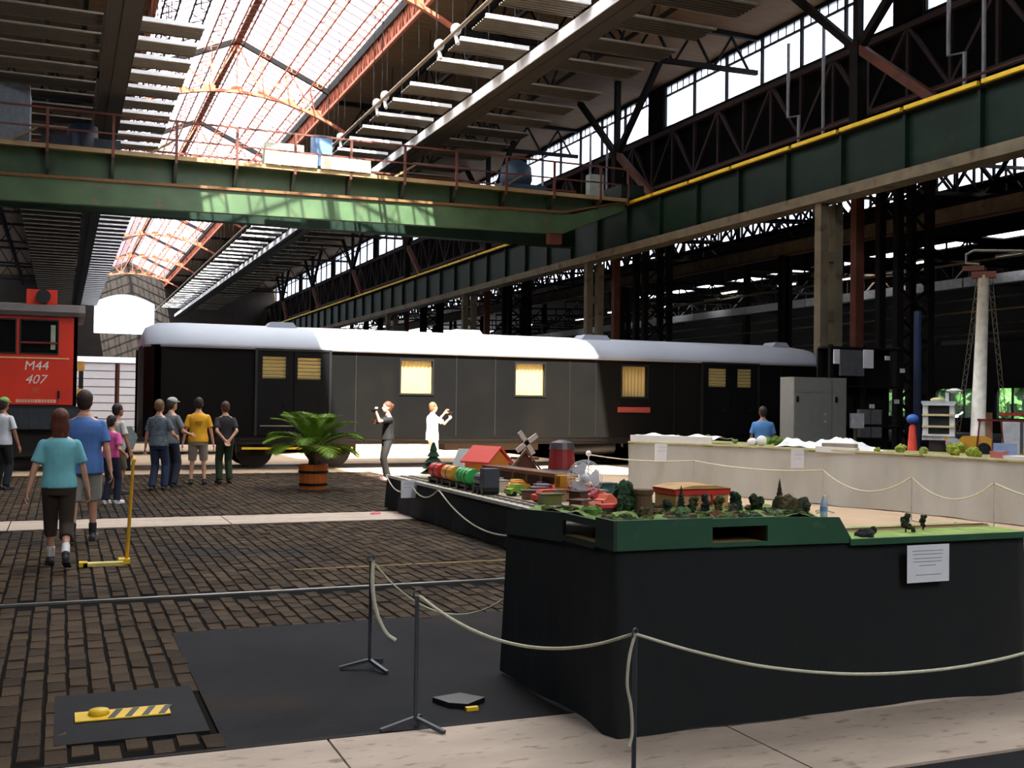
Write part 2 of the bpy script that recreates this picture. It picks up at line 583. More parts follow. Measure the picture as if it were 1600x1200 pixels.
tm = [('gable_chord', gab.mesh('gable_chord', STEEL_DK)), ('arch_chord', arch.mesh('arch_chord', ORANGE_ST)), ('web_strut', web.mesh('web_strut', ORANGE_ST)),
      ('outer_truss', out.mesh('outer_truss', STEEL_DK)), ('gusset_plate', plate.mesh('gusset_plate', ORANGE_ST))]
for y in [t for t in TR_Y if t > 0]:
    tr = put('roof_truss', None, ceiling, (0, y, 0))
    for n_, me in tm:
        put(n_, me, tr)

# end wall ahead with its arched window, rear wall, side walls
m = MB()
WX0, WX1, WZ0, WZB, WZT = 4.0, 11.9, 10.7, 15.0, 16.2
m.box(-14, WX0, 160, 160.6, 0, 22); m.box(WX1, 30, 160, 160.6, 0, 22); m.box(WX0, WX1, 160, 160.6, 0, WZ0)
top = [(WX0, 22), (WX0, WZB)]
for i in range(1, 12):
    t = i / 12
    top.append((WX0 + (WX1 - WX0) * t, WZB + (WZT - WZB) * math.sin(PI * t)))
top += [(WX1, WZB), (WX1, 22)]
m.prism(top, 1, 160, 160.6)
struct('wall_end', m, BRICKWALL, 'dim brick end wall with an arched window')
w = struct_empty('window_1', (0, 0, 0), 'bright arched window in the far end wall')
m = MB().prism([(WX0, WZ0)] + [(a, b) for a, b in top[1:-1]] + [(WX1, WZ0)], 1, 160.3, 160.32)
part('pane', m, WGLASS, w)
for i in range(1, 5):
    x = WX0 + (WX1 - WX0) * i / 5
    part('mullion', MB().box(x - 0.04, x + 0.04, 160.2, 160.28, WZ0, WZB + 1.0 * math.sin(PI * i / 5)), WHITE_ST, w)
part('transom', MB().box(WX0, WX1, 160.2, 160.28, 12.1, 12.2), WHITE_ST, w)
struct('wall_rear', MB().box(-14, 64, -42.6, -42, 0, 22), BRICKWALL)
# clerestory walls
def clerestory(x, name, seen):
    m = MB()
    z0 = 9.95 if seen else 0
    m.box(x, x + 0.3, -42, 160, z0, 15.7)
    m.box(x, x + 0.3, -42, 160, 17.85, 18.3)
    for yc in range(-6, 9):
        y = 30.6 + 18 * (yc - 2)
        if -42 < y < 160:
            m.box(x - 0.1, x + 0.4, y - 0.75, y + 0.75, 15.7, 17.9)
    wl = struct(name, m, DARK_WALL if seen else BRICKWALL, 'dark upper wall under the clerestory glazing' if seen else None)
    n = 2
    for j in range(-2, 8):
        ya, yb = 30.6 + 18 * (j - 1) + 0.75, 30.6 + 18 * j - 0.75
        ya, yb = max(ya, -42), min(yb, 160)
        if yb <= ya: continue
        wd = struct_empty('window_%d' % (n + (0 if seen else 20)), (x, ya, 15.7), 'clerestory window band of wide bright panes')
        n += 1
        if not seen:
            part('pane', MB().box(x + 0.1, x + 0.12, ya, yb, 15.7, 17.85), WGLASS, wd)
            continue
        k = 0
        y = ya
        while y < yb - 0.05:
            y2 = min(y + (2.75 if k in (0, 5) else 2.75), yb)
            part('pane', MB().box(x + 0.1, x + 0.12, y + 0.03, y2 - 0.03, 15.7, 17.35), WGLASS, wd)
            part('pane', MB().box(x + 0.1, x + 0.12, y + 0.03, y2 - 0.03, 17.4, 17.85), WGLASS, wd)
            part('mullion', MB().box(x - 0.02, x + 0.16, y2 - 0.05, y2 + 0.05, 15.7, 17.85), STEEL_DK, wd)
            if ya > 20:
                b = MB()
                for q in range(1, 5):
                    yb_ = y + (y2 - y) * q / 5
                    b.box(x + 0.05, x + 0.09, yb_ - 0.02, yb_ + 0.02, 17.4, 17.85)
                part('glazing_bar', b, STEEL_DK, wd)
            k += 1
            y = y2
        part('transom', MB().box(x, x + 0.14, ya, yb, 17.34, 17.41), STEEL_DK, wd)
        part('sill', MB().box(x - 0.15, x + 0.2, ya, yb, 15.6, 15.72), STEEL_DK, wd)
clerestory(28.0, 'wall_right', True)
clerestory(-11.9, 'wall_left', False)
portal((X0, 86, 22.2), (0, 0, -1), 10.5, 148)
portal((X0, -26, 22.2), (0, 0, -1), 10.5, 32)
portal((28.6, 59, 16.8), (-1, 0, 0), 2.6, 200)
portal((-12.2, 59, 16.8), (1, 0, 0), 2.6, 200)
# dark lattice below the clerestory sill
m = MB()
m.lattice((27.4, 16, 12.6), (27.4, 160, 12.6), (0, 0, 1), 2.6, 72, 0.22, 0.13, post=True)
part('wall_lattice', m, mat('dull_red_steel', (40, 24, 21), 0.7), bpy.data.objects['wall_right'])
# drain pipes on that wall
PIPE = mat('pale_grey_pipe', (150, 152, 156), 0.5)
for k, (y, bend) in enumerate(((26.1, False), (27.6, True), (34.0, False), (36.2, True), (52, False), (54, False), (60.5, False))):
    x = 26.9
    pts = [(x, y, 16.4), (x, y, 13.4), (x, y - 0.7, 13.3), (x, y - 0.7, 11.3)] if bend else [(x, y, 16.8), (x, y, 11.3)]
    part('drain_pipe', MB().pipe(pts, 0.07, 8), PIPE, bpy.data.objects['wall_right'])

# ---------------------------------------------------------------- crane runway, columns
GX = 24.2
run = struct_empty('crane_runway_beam', (GX, 0, 0), 'long green riveted crane runway girder on grey beam')
part('web_plate', MB().box(GX - 0.02, GX + 0.06, 14, 160, 9.15, 10.85), GREEN_ST, run)
part('top_flange', MB().box(GX - 0.3, GX + 0.4, 14, 160, 10.85, 10.95), STEEL_DK, run)
part('crane_rail', MB().box(GX - 0.05, GX + 0.05, 14, 160, 10.95, 11.1), STEEL_DK, run)
y = 14.5
for k in range(49):
    part('web_stiffener', MB().box(GX - 0.2, GX - 0.02, y + k * 2.99 - 0.06, y + k * 2.99 + 0.06, 9.15, 10.85), GREEN_ST, run)
part('grey_beam', MB().box(GX - 0.34, GX + 0.4, 14, 160, 8.75, 9.1), GREY_ST, run)
k = 0
y = 14.0
while y < 159:
    ln = (2.85, 2.4, 3.6, 2.9)[k % 4]
    part('yellow_conductor_cover', MB().box(GX - 0.42, GX - 0.3, y, y + ln, 10.9, 11.02), YELLOW, run)
    y += ln + 0.16
    k += 1
# walkway rail behind
m = MB()
m.beam((GX + 1.9, 14, 11.6), (GX + 1.9, 160, 11.6), 0.06, 0.06)
m.beam((GX + 1.9, 14, 12.1), (GX + 1.9, 160, 12.1), 0.06, 0.06)
part('walkway_rail', m, STEEL_BR, run)
part('walkway_deck', MB().box(GX + 0.4, GX + 2.2, 14, 160, 10.8, 10.9), STEEL_DK, run)

COLPROTO = None
for j in range(0, 8):
    yc = 12.6 + 18 * j
    c = struct_empty('column', (GX, yc, 0), 'steel column line carrying the crane runway')
    for a, b in ((24.02, 24.36), (24.62, 24.96)):
        part('leg', MB().box(a, b, yc - 0.17, yc + 0.17, 0, 8.75), GREY_ST, c)
    z = 0.6
    while z < 8.6:
        part('batten', MB().box(24.3, 24.7, yc - 0.14, yc + 0.14, z, z + 0.35), GREY_ST, c)
        z += 2.05
    part('brown_post', MB().box(25.55, 25.9, yc - 0.15, yc + 0.15, 0, 10.8), STEEL_BR, c)
    m = MB()
    for px_ in (27.15, 28.55):
        for py_ in (-0.45, 0.45):
            m.box(px_ - 0.14, px_ + 0.14, yc + py_ - 0.12, yc + py_ + 0.12, 0, 9.95)
    for q in range(10):
        a, b = q * 1.0, q * 1.0 + 1.0
        m.beam((27.15, yc - 0.45, a), (28.55, yc - 0.45, b), 0.09, 0.09)
        m.beam((28.55, yc - 0.45, a), (27.15, yc - 0.45, b), 0.09, 0.09)
    part('laced_pier', m, STEEL_DK, c)
    # forked brace carrying the roof in front of the glazing
    bx = 25.7
    m = MB()
    m.beam((bx, yc, 10.8), (bx, yc, 14.6), 0.42, 0.42)
    part('upper_post', m, STEEL_DK, c)
    part('brace', MB().beam((bx, yc, 14.3), (bx, yc + 4.35, 18.05), 0.26, 0.26), STEEL_DK, c)
    part('brace', MB().beam((bx, yc, 14.3), (bx, yc - 4.35, 18.05), 0.26, 0.26), STEEL_DK, c)
    part('brace', MB().beam((bx, yc, 14.3), (bx, yc, 18.05), 0.26, 0.26), STEEL_DK, c)
    part('brace', MB().beam((bx, yc - 4.5, 11.0), (bx, yc, 14.4), 0.3, 0.3), STEEL_BR, c)

# ---------------------------------------------------------------- side aisle beyond the runway
m = MB()
m.box(28.3, 44.0, -42, 160, 14.9, 15.1)
m.box(44.0, 56.5, -42, 160, 13.2, 13.4)
m.box(58.6, 63.5, -42, 160, 13.2, 13.4)
m.box(56.5, 58.6, -42, 50, 13.2, 13.4)
m.box(56.5, 58.6, 104, 160, 13.2, 13.4)
for q in range(9):
    m.box(56.5, 58.6, 55 + q * 6, 57.2 + q * 6, 13.2, 13.4)
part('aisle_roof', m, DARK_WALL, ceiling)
al = struct_empty('window_40', (44, 0, 13.4), 'aisle roof light seen through lattice beams')
y = 20
while y < 150:
    part('pane', MB().box(44.0, 44.02, y, y + 8.6, 13.45, 14.85), WGLASS, al)
    part('mullion', MB().box(43.9, 44.1, y + 8.6, y + 9.0, 13.4, 14.9), STEEL_DK, al)
    y += 9.0
struct('wall_aisle_fill', MB().box(44.0, 44.1, -42, 20, 13.4, 14.9).box(44.0, 44.1, 150, 160, 13.4, 14.9), DARK_WALL)
portal((44.4, 85, 14.1), (-1, 0, 0), 1.5, 130)
for q in range(9):
    part('pane', MB().box(56.5, 58.6, (50 if q == 0 else 57.2 + (q - 1) * 6), (55 if q == 0 else 55 + q * 6), 13.3, 13.32), WGLASS, al)
AIS = mat('aisle_truss_brown', (78, 62, 46), 0.7, 0, 0.3, 2)
for q in range(14):
    m = MB()
    yq = 30.6 + q * 9
    m.lattice((28.4, yq, 11.4), (43.8, yq, 12.2), (0, 0, 1), 1.4, 10, 0.16, 0.09, post=True)
    m.lattice((44.2, yq, 10.0), (62.8, yq, 10.6), (0, 0, 1), 1.5, 12, 0.16, 0.09, post=True)
    part('aisle_truss', m, AIS if q % 3 == 1 else STEEL_DK, ceiling)
for k, (xq, zq, wq, mq) in enumerate(((47, 8.9, 0.25, AIS), (51, 8.4, 0.12, GREY_ST), (53, 9.6, 0.3, STEEL_BR), (55, 7.2, 0.15, AIS), (49, 6.1, 0.12, GREY_ST), (58, 6.4, 0.3, STEEL_DK))):
    m = MB()
    m.beam((xq, 18, zq), (xq, 158, zq), wq, wq)
    part('aisle_beam', m, mq, ceiling)
for k, (xa, za0, dd, mt) in enumerate(((43.2, 13.25, 1.5, STEEL_DK), (40.5, 12.4, 1.5, STEEL_DK), (33.0, 11.6, 1.6, STEEL_DK))):
    m = MB()
    m.lattice((xa, 18, za0), (xa, 160, za0), (0, 0, 1), dd, 110, 0.2, 0.12, post=(k == 0))
    part('aisle_lattice', m, mt, ceiling)
ab = struct_empty('aisle_crane_beam', (36, 0, 0), 'grey-beige beam of the second crane runway in the side aisle')
part('web_plate', MB().box(35.95, 36.05, 16, 160, 9.9, 10.6), GREY_ST, ab)
part('bottom_flange', MB().box(35.8, 36.2, 16, 160, 9.86, 9.93), STEEL_BR, ab)
part('top_flange', MB().box(35.75, 36.25, 16, 160, 10.6, 10.72), STEEL_DK, ab)
for j in range(8):
    yc = 12.6 + 18 * j
    c = struct_empty('column', (36, yc, 0), 'dark steel column in the side aisle')
    for a in (35.7, 36.15):
        part('leg', MB().box(a, a + 0.2, yc - 0.2, yc + 0.2, 0, 9.86), STEEL_DK, c)
    c = struct_empty('column', (46, yc, 0), 'dark steel column deep in the side aisle')
    part('leg', MB().box(45.8, 46.2, yc - 0.2, yc + 0.2, 0, 13.2), STEEL_DK, c)
DUCT = mat('pale_blue_grey_sheet', (176, 182, 200), 0.5)
dct = struct_empty('aisle_duct_beam', (40, 0, 0), 'pale grey boxed beam running through the side aisle')
y = 16
while y < 158:
    part('duct_panel', MB().box(39.9, 40.4, y, y + 5.9, 7.57, 8.02), DUCT, dct)
    y += 6.0
m = MB(); m.beam((42, 16, 6.6), (42, 160, 6.6), 0.08, 0.08)
part('yellow_pipe', m, mat('ochre_pipe', (150, 128, 64), 0.6), dct)
m = MB(); m.beam((37.5, 16, 8.3), (37.5, 160, 8.3), 0.1, 0.1); m.beam((38.6, 16, 8.5), (38.6, 160, 8.5), 0.06, 0.06)
part('service_pipe', m, mat('tan_pipe', (150, 136, 110), 0.6), dct)
CGLASS = glass_mat('clear_window_glass', 0.93, (0.9, 0.95, 0.92), (0.4, 0.5, 0.4))
# aisle outer wall with low windows and the greenery outside
m = MB()
m.box(63, 63.5, -42, 160, 3.3, 13.4)
m.box(63, 63.5, -42, 160, 0, 1.1)
for k in range(34):
    y = -42 + k * 6
    m.box(63, 63.5, y, y + (1.6 if 14 < k < 20 else 6.0), 1.1, 3.3)
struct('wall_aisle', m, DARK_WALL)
for k in range(5):
    y = 46.0 + k * 6 + 1.6 - 6 * 0 + (0 if k else 0)
    y = -42 + (15 + k) * 6 + 1.6
    wd = struct_empty('window_%d' % (50 + k), (63, y, 1.1), 'low aisle window with greenery outside')
    for q in range(3):
        part('pane', MB().box(63.2, 63.22, y + q * 1.467 + 0.05, y + (q + 1) * 1.467 - 0.05, 1.1, 3.3), CGLASS, wd)
        part('mullion', MB().box(63.15, 63.3, y + q * 1.467 - 0.05, y + q * 1.467 + 0.05, 1.1, 3.3), STEEL_DK, wd)
portal((63.6, 63.8, 2.2), (-1, 0, 0), 2.2, 30)
FOL = mat('leaf_green_outside', (50, 92, 34), 0.8, 0, 0.5, 2.0)
struct('ground_outside', MB().box(63.5, 90, -42, 160, -0.3, 0), mat('grass_verge', (90, 130, 70), 0.9))
for k in range(4):
    hx, hy = 66.5 + 0.4 * (k % 2), 50 + k * 8
    t = thing('hedge', ('tall green hedge outside the aisle window by the mast', 'tall green hedge outside the second aisle window', 'tall green hedge outside the third aisle window', 'tall green hedge outside the fourth aisle window')[k], 'hedge', (hx, hy, 0), 0, 'hedges outside the aisle')
    m = MB()
    for q in range(60):
        m.sph((hx + random.uniform(-0.8, 0.8), hy + random.uniform(-3.0, 3.0), random.uniform(0.2, 4.6)), random.uniform(0.5, 0.9), 7, 5, jit=0.3)
    part('hedge_foliage', m, FOL, t)
for k, (x, y) in enumerate(((71, 47), (74, 56), (71, 66), (75, 77))):
    t = thing('tree', ('broad green tree outside the aisle windows nearest the mast', 'green tree outside the second aisle window', 'green tree outside the third aisle window', 'distant green tree outside the aisle windows')[k], 'tree', (x, y, 0), 0, 'trees outside the aisle')
    part('trunk', MB().tube((x, y, 0), (x, y, 2.2), 0.25, 0.18), STEEL_BR, t)
    m = MB()
    for q in range(14):
        m.sph((x + random.uniform(-2, 2), y + random.uniform(-3, 3), 2.6 + random.uniform(-1.2, 3)), random.uniform(1.0, 1.7), 8, 6, jit=0.2)
    part('crown', m, FOL, t)
LAMP = mat('lamp_tube_glow', (255, 250, 235), 0.4, emit=9.0)
lp = thing('aisle_lamp', 'hanging fluorescent batten lamp in the side aisle', 'lamp', (38, 40, 8.6), 0, 'fluorescent lamps hanging in the side aisle')
part('housing', MB().box(-0.12, 0.12, -0.8, 0.8, 0, 0.1), WHITE_ST, lp, local=True)
part('tube', MB().box(-0.05, 0.05, -0.75, 0.75, -0.06, 0), LAMP, lp, local=True)
part('hanger', MB().tube((0, -0.5, 0.1), (0, -0.5, 6.25), 0.012).tube((0, 0.5, 0.1), (0, 0.5, 6.25), 0.012), STEEL_DK, lp, local=True)
spots = [(x_, y_, 8.66) for x_, y_ in ((38.9, 47), (37.9, 51), (39.3, 44), (37.4, 56), (39.4, 61), (38.9, 66), (37.4, 40.5), (39.3, 36.5), (37.9, 72), (39.1, 80), (37.9, 88))]
for k, s in enumerate(spots):
    if k == 0: lp.location = s
    else: dup(lp, s)
# ---------------------------------------------------------------- hanging light trough and dark trough
def trough(xa, xb, name, label, side_mat, bot_mat, joint, inner_first):
    t = thing(name, label, 'trough', ((xa + xb) / 2, 90, 13.2))
    y = 14.0  # near end lengthened out of view so the white trough blocks sun
    k = 0
    while y < 158:
        xs_ = xa if inner_first else xb
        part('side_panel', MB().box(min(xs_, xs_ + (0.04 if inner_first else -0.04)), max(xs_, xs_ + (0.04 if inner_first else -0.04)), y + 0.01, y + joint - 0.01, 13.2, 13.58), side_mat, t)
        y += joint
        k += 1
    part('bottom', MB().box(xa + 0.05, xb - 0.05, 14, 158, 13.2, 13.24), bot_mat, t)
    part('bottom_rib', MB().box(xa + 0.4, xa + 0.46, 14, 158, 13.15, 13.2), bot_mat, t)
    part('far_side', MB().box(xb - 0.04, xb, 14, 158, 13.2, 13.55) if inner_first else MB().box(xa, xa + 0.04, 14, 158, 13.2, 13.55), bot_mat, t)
    for y in range(16, 158, 6):
        part('hanger', MB().tube(((xa + xb) / 2, y, 13.24), ((xa + xb) / 2, y, 18.3), 0.02, n=5), STEEL_DK, t)
    return t
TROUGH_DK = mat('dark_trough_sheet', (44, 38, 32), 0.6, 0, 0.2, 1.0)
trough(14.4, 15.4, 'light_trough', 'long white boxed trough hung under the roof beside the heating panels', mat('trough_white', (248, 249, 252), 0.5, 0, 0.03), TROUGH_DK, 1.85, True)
trough(1.08, 2.06, 'cable_trough', 'long dark boxed trough hung under the roof above the locomotive', TROUGH_DK, TROUGH_DK, 6.0, False)

# ---------------------------------------------------------------- radiant heating panels
GALV_SHADE = mat('shaded_sheet', (66, 62, 56), 0.6, 0.2, 0.15, 2.0)  # shade on the outer rows put into a darker sheet colour
def panel_proto(L, name, bright):
    p = put(name, None)
    m = MB()
    n = 6
    w = 1.15
    # corrugated sheet, ribs along X
    prof = []
    for i in range(n):
        a = -w / 2 + w * i / n
        prof += [(a, 0.0), (a + w / n * 0.35, 0.0), (a + w / n * 0.5, 0.05), (a + w / n * 0.85, 0.05)]
    prof.append((w / 2, 0.0))
    prof2 = [(a, b + 0.015) for a, b in reversed(prof)]
    vs, fs = [], []
    k = len(prof)
    for x in (0, L):
        vs += [(x, a, b) for a, b in prof]
        vs += [(x, a, b) for a, b in reversed(prof2)]
    for i in range(k - 1):
        fs.append((i, i + 1, i + 1 + 2 * k, i + 2 * k))
        fs.append((k + i + 1, k + i, k + i + 2 * k, k + i + 1 + 2 * k))
    m.add(vs, fs)
    put('corrugated_sheet', m.mesh('corrugated_sheet', GALV if bright else GALV_SHADE), p)
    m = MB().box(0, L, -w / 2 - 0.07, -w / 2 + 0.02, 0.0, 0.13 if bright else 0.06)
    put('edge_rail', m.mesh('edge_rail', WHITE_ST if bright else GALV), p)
    m = MB().box(0, L, w / 2 - 0.02, w / 2 + 0.04, 0.0, 0.07)
    put('edge_rail', m.mesh('edge_rail', GALV), p)
    m = MB().tube((L * 0.5, 0, 0.05), (L * 0.5, 0, 4.6), 0.014, n=5)
    put('hanger', m.mesh('hanger', STEEL_DK), p)
    return p
ORD = ['first', 'second', 'third', 'fourth', 'fifth', 'sixth', 'seventh', 'eighth', 'ninth', 'tenth']
rows = [
    (11.9, 2.45, 15.7, 2.32, 'corrugated radiant heating panel, %s of the row between glazed ridge and white trough', 'heating panels between the glazed ridge and the white trough'),
    (15.5, 3.45, 25.2, 2.32, 'corrugated radiant heating panel, %s of the row between white trough and clerestory', 'heating panels between the white trough and the clerestory'),
    (2.1, 1.95, 36.6, 1.98, 'short corrugated heating panel, %s of the row between dark trough and glazed ridge', 'heating panels between the dark trough and the glazed ridge'),
    (-2.6, 3.6, 36.6, 1.98, 'dim corrugated heating panel, %s of the row beyond the dark trough', 'heating panels beyond the dark trough'),
]
for xa, L, ys, st, lab, grp in rows:
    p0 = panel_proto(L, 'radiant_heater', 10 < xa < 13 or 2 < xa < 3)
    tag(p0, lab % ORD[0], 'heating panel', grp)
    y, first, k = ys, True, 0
    K0 = 6 if ys < 20 else 0  # unseen inner-row panels added, packed close to shade the coach
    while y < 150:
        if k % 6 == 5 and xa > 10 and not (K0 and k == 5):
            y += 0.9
        lab_k = lab % (ORD[k - K0] if 0 <= k - K0 < 10 else ('far one' if k > K0 else 'added unseen sun-blocking one'))
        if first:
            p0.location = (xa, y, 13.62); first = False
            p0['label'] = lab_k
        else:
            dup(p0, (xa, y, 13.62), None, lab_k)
        y += 1.31 if (K0 and k < 5) else (4.95 if (K0 and k == 5) else st)
        k += 1
# pipes feeding the panels
pp = thing('heating_pipe', 'pair of long pale heating pipes with valves along the panel ends', 'pipe', (11.7, 90, 13.6))
part('flow_pipe', MB().tube((11.62, 28, 13.75), (11.62, 155, 13.75), 0.06), GALV, pp)
part('return_pipe', MB().tube((11.45, 28, 13.6), (11.45, 155, 13.6), 0.05), mat('bronze_pipe', (120, 100, 76), 0.5), pp)
for y in (33.2, 34.9, 41.6, 42.8, 49.0, 51.0, 58.0, 66, 74):
    part('valve', MB().sph((11.62, y, 13.82), (0.18, 0.24, 0.2), 10, 6).tube((11.62, y, 13.6), (11.62, y - 0.2, 13.3), 0.07), WHITE_ST, pp, True)
    part('hanger', MB().tube((11.5, y, 13.7), (11.5, y, 18.4), 0.016, n=5), STEEL_DK, pp)

# ---------------------------------------------------------------- travelling crane
CY = 44.0
cr = thing('overhead_crane', 'green overhead travelling crane bridge with brown railings and white boards', 'crane', (8.0, CY, 9.2))
XL, XR = -6.6, 23.6
RUST = mat('crane_brown', (96, 50, 36), 0.6, 0, 0.2, 2)
DECK = mat('deck_edge_tan', (156, 132, 92), 0.7, 0, 0.2, 2)
m = MB().prism([(XL, 8.85), (20.5, 9.3), (XR, 10.6), (XR, 11.0), (21, 10.2), (XL, 9.75)], 1, CY - 0.2, CY + 0.15)
part('lower_girder', m, GREEN_LT, cr)
m = MB().prism([(XL, 9.75), (20.5, 10.2), (XR, 10.95), (XR, 11.02), (20.5, 10.3), (XL, 9.86)], 1, CY - 0.3, CY + 0.3)
part('girder_flange', m, mat('ochre_flange', (112, 78, 44), 0.7), cr)
part('girder_web', MB().prism([(XL, 9.8), (21, 10.25), (XR, 11), (XR, 11.05), (XL, 10.95)], 1, CY + 0.12, CY + 0.2), GREEN_LT, cr)
part('walkway_deck', MB().box(XL, XR, CY - 0.5, CY + 0.9, 10.96, 11.0), mat('deck_underside', (60, 66, 50), 0.8), cr)
part('deck_edge', MB().box(XL, XR, CY - 0.58, CY - 0.5, 10.9, 11.06), DECK, cr)
for k in range(13):
    x = -5.2 + k * 2.28
    zb = 9.86 + (x - XL) * 0.0165
    br = MB().prism([(CY - 0.5, 10.92), (CY + 0.12, 10.92), (CY + 0.12, zb), (CY - 0.05, zb), (CY - 0.48, 10.82)], 0, x - 0.06, x + 0.06)
    part('bracket', br, mat('dark_green_bracket', (30, 44, 34), 0.6), cr)
    part('railing_post', MB().box(x - 0.05, x + 0.05, CY - 0.62, CY - 0.54, 10.75, 12.4), RUST, cr)
part('top_rail', MB().box(XL, XR, CY - 0.61, CY - 0.55, 12.34, 12.41), RUST, cr)
part('mid_rail', MB().box(XL, XR, CY - 0.6, CY - 0.56, 11.62, 11.68), RUST, cr)
part('railing_post', MB().box(XR - 0.1, XR, CY - 0.62, CY - 0.54, 10.75, 12.4), RUST, cr)
for a, b in ((7.3, 9.35), (9.5, 11.55)):
    part('white_board', MB().box(a, b, CY - 0.68, CY - 0.64, 11.08, 11.58), mat('cream_board', (238, 228, 200), 0.6, 0, 0.05), cr)
# second girder and rear railing
part('rear_girder', MB().box(XL, XR - 0.5, CY + 4.0, CY + 4.6, 9.4, 11.0), GREEN_ST, cr)
part('rear_rail', MB().box(XL, XR, CY + 4.9, CY + 4.96, 12.3, 12.38).box(XL, XR, CY + 4.9, CY + 4.96, 11.7, 11.76), RUST, cr)
for k in range(12):
    x = -5.0 + k * 2.5
    part('rear_post', MB().box(x - 0.04, x + 0.04, CY + 4.9, CY + 4.98, 11, 12.38), RUST, cr)
    if k % 2: part('diagonal_stay', MB().beam((x, CY + 1.0, 11.0), (x + 1.5, CY + 1.0, 12.0), 0.08, 0.08), DECK, cr)
part('end_carriage', MB().box(XR - 0.4, XR + 0.75, CY - 0.6, CY + 5.2, 11.12, 11.7), GREEN_ST, cr)
for y in (CY + 0.2, CY + 4.4):
    part('wheel', MB().prism([(y + 0.28 * math.cos(t * PI / 8), 11.38 + 0.28 * math.sin(t * PI / 8)) for t in range(16)], 0, GX - 0.09, GX + 0.09), STEEL_DK, cr)
# trolley machinery at the far-off end of the bridge
tb = part('trolley_house', MB().box(-3.2, -1.3, CY + 1.2, CY + 3.6, 11.2, 13.6), mat('grey_panel_metal', (120, 126, 132), 0.5), cr)
part('motor', MB().lathe([(0.55, 0), (0.6, 0.3), (0.55, 1.3), (0.3, 1.4)], (0.6, CY + 2, 11.1), 16), mat('navy_motor', (38, 46, 62), 0.5), cr, True)
part('motor', MB().box(-0.9, 2.0, CY + 1.6, CY + 3.0, 11.0, 11.9), mat('navy_motor', (38, 46, 62)), cr)
part('control_box', MB().box(9.6, 10.4, CY + 1.3, CY + 1.9, 11.6, 12.9), mat('blue_grey_box', (96, 128, 168), 0.5), cr)
part('control_box', MB().box(7.6, 9.2, CY + 1.3, CY + 2.0, 11.5, 12.4), mat('cream_box', (210, 205, 186), 0.5), cr)
part('control_box', MB().box(21.6, 22.3, CY - 0.6, CY - 0.2, 11.05, 12.0), mat('pale_green_box', (150, 158, 150), 0.5), cr)
part('hoist_motor', MB().lathe([(0.6, 0), (0.75, 0.4), (0.7, 1.0), (0.3, 1.3)], (19.2, CY + 2.2, 11.6), 16), mat('blue_grey_motor', (52, 74, 92), 0.5), cr, True)
part('hoist_base', MB().box(18.2, 20.4, CY + 1.4, CY + 3.2, 11.0, 11.7), mat('blue_grey_motor', (52, 74, 92)), cr)
part('hook_block', MB().box(19.9, 20.5, CY - 0.1, CY + 0.3, 8.85, 9.35), RUST, cr)
# ---------------------------------------------------------------- parcels coach
YS = 27.0
co = thing('railway_coach', 'long black railway coach with pale grey roof and cream curtained windows', 'coach', (11.6, 28.45, 0))
CX0, CX1 = 1.78, 21.45
YB = 29.9
YC = 28.45
COACH = mat('coach_black_paint', (9, 9, 9), 0.7, 0, 0.35, 0.7, stretch=(1, 1, 0.35), dirt=((17, 15, 12), 0.5, 0.52), spec=0.12)
ROOFM = mat('coach_roof_grey', (158, 162, 172), 0.55, 0, 0.08, 0.6)
# body shell as a ring of wall panels so that the openings stay open
sidew = MB()
ops = [(4.55, 5.13, 2.24, 2.80), (5.41, 6.0, 2.23, 2.79), (8.085, 8.93, 1.94, 2.785), (11.285, 12.13, 1.94, 2.785), (14.51, 15.32, 1.945, 2.795), (17.33, 17.94, 2.265, 2.81), (18.32, 18.81, 2.265, 2.815)]
cur = CX0 + 0.25
for a, b, z0, z1 in ops:
    sidew.box(cur, a, YS, YS + 0.08, 0.8, 2.98)
    sidew.box(a, b, YS, YS + 0.08, 0.8, z0)
    sidew.box(a, b, YS, YS + 0.08, z1, 2.98)
    cur = b
sidew.box(cur, CX1 - 0.1, YS, YS + 0.08, 0.8, 2.98)
part('side_wall', sidew, COACH, co)
part('rear_wall', MB().box(CX0, CX1, YB - 0.08, YB, 0.8, 2.98), COACH, co)
endm = MB().prism([(CX0 + 0.25, YS), (CX0 + 0.03, YS + 0.35), (CX0, YC), (CX0 + 0.03, YB - 0.35), (CX0 + 0.25, YB), (CX0 + 0.4, YB), (CX0 + 0.4, YS)], 2, 0.8, 3.0)
part('end_wall', endm, COACH, co)
part('end_wall', MB().box(CX1 - 0.1, CX1, YS, YB, 0.8, 3.0), COACH, co)
part('floor_pan', MB().box(CX0 + 0.2, CX1, YS + 0.05, YB - 0.05, 0.72, 0.84), BLACK, co)
# curved roof
prof = [(YS - 0.06, 2.95), (YS - 0.05, 3.05), (YS + 0.18, 3.3), (YS + 0.55, 3.5), (YC, 3.63), (YB - 0.55, 3.5), (YB - 0.18, 3.3), (YB + 0.05, 3.05), (YB + 0.06, 2.95)]
rings = []
for x, s_, dz in ((CX0 + 0.02, 0.72, -0.38), (CX0 + 0.12, 0.86, -0.16), (CX0 + 0.4, 0.97, -0.03), (CX0 + 1.0, 1.0, 0), (CX1 - 1.2, 1.0, 0), (CX1 - 0.3, 0.98, -0.02), (CX1, 0.93, -0.08), (CX1 + 0.12, 0.82, -0.22)):
    rings.append([(x, YC + (y - YC) * s_, max(2.95, z + dz * (z - 2.9) / 0.73)) for y, z in prof])
part('roof', MB().loft(rings), ROOFM, co, True)
for a, b in ((4.95, 5.5), (9.95, 10.65), (13.9, 14.6), (20.5, 20.9)):
    m = MB().prism([(a - 0.12, 3.58), (a, 3.72), (b, 3.72), (b + 0.12, 3.58)], 1, YC - 0.35, YC + 0.25)
    part('roof_vent', m, ROOFM, co)
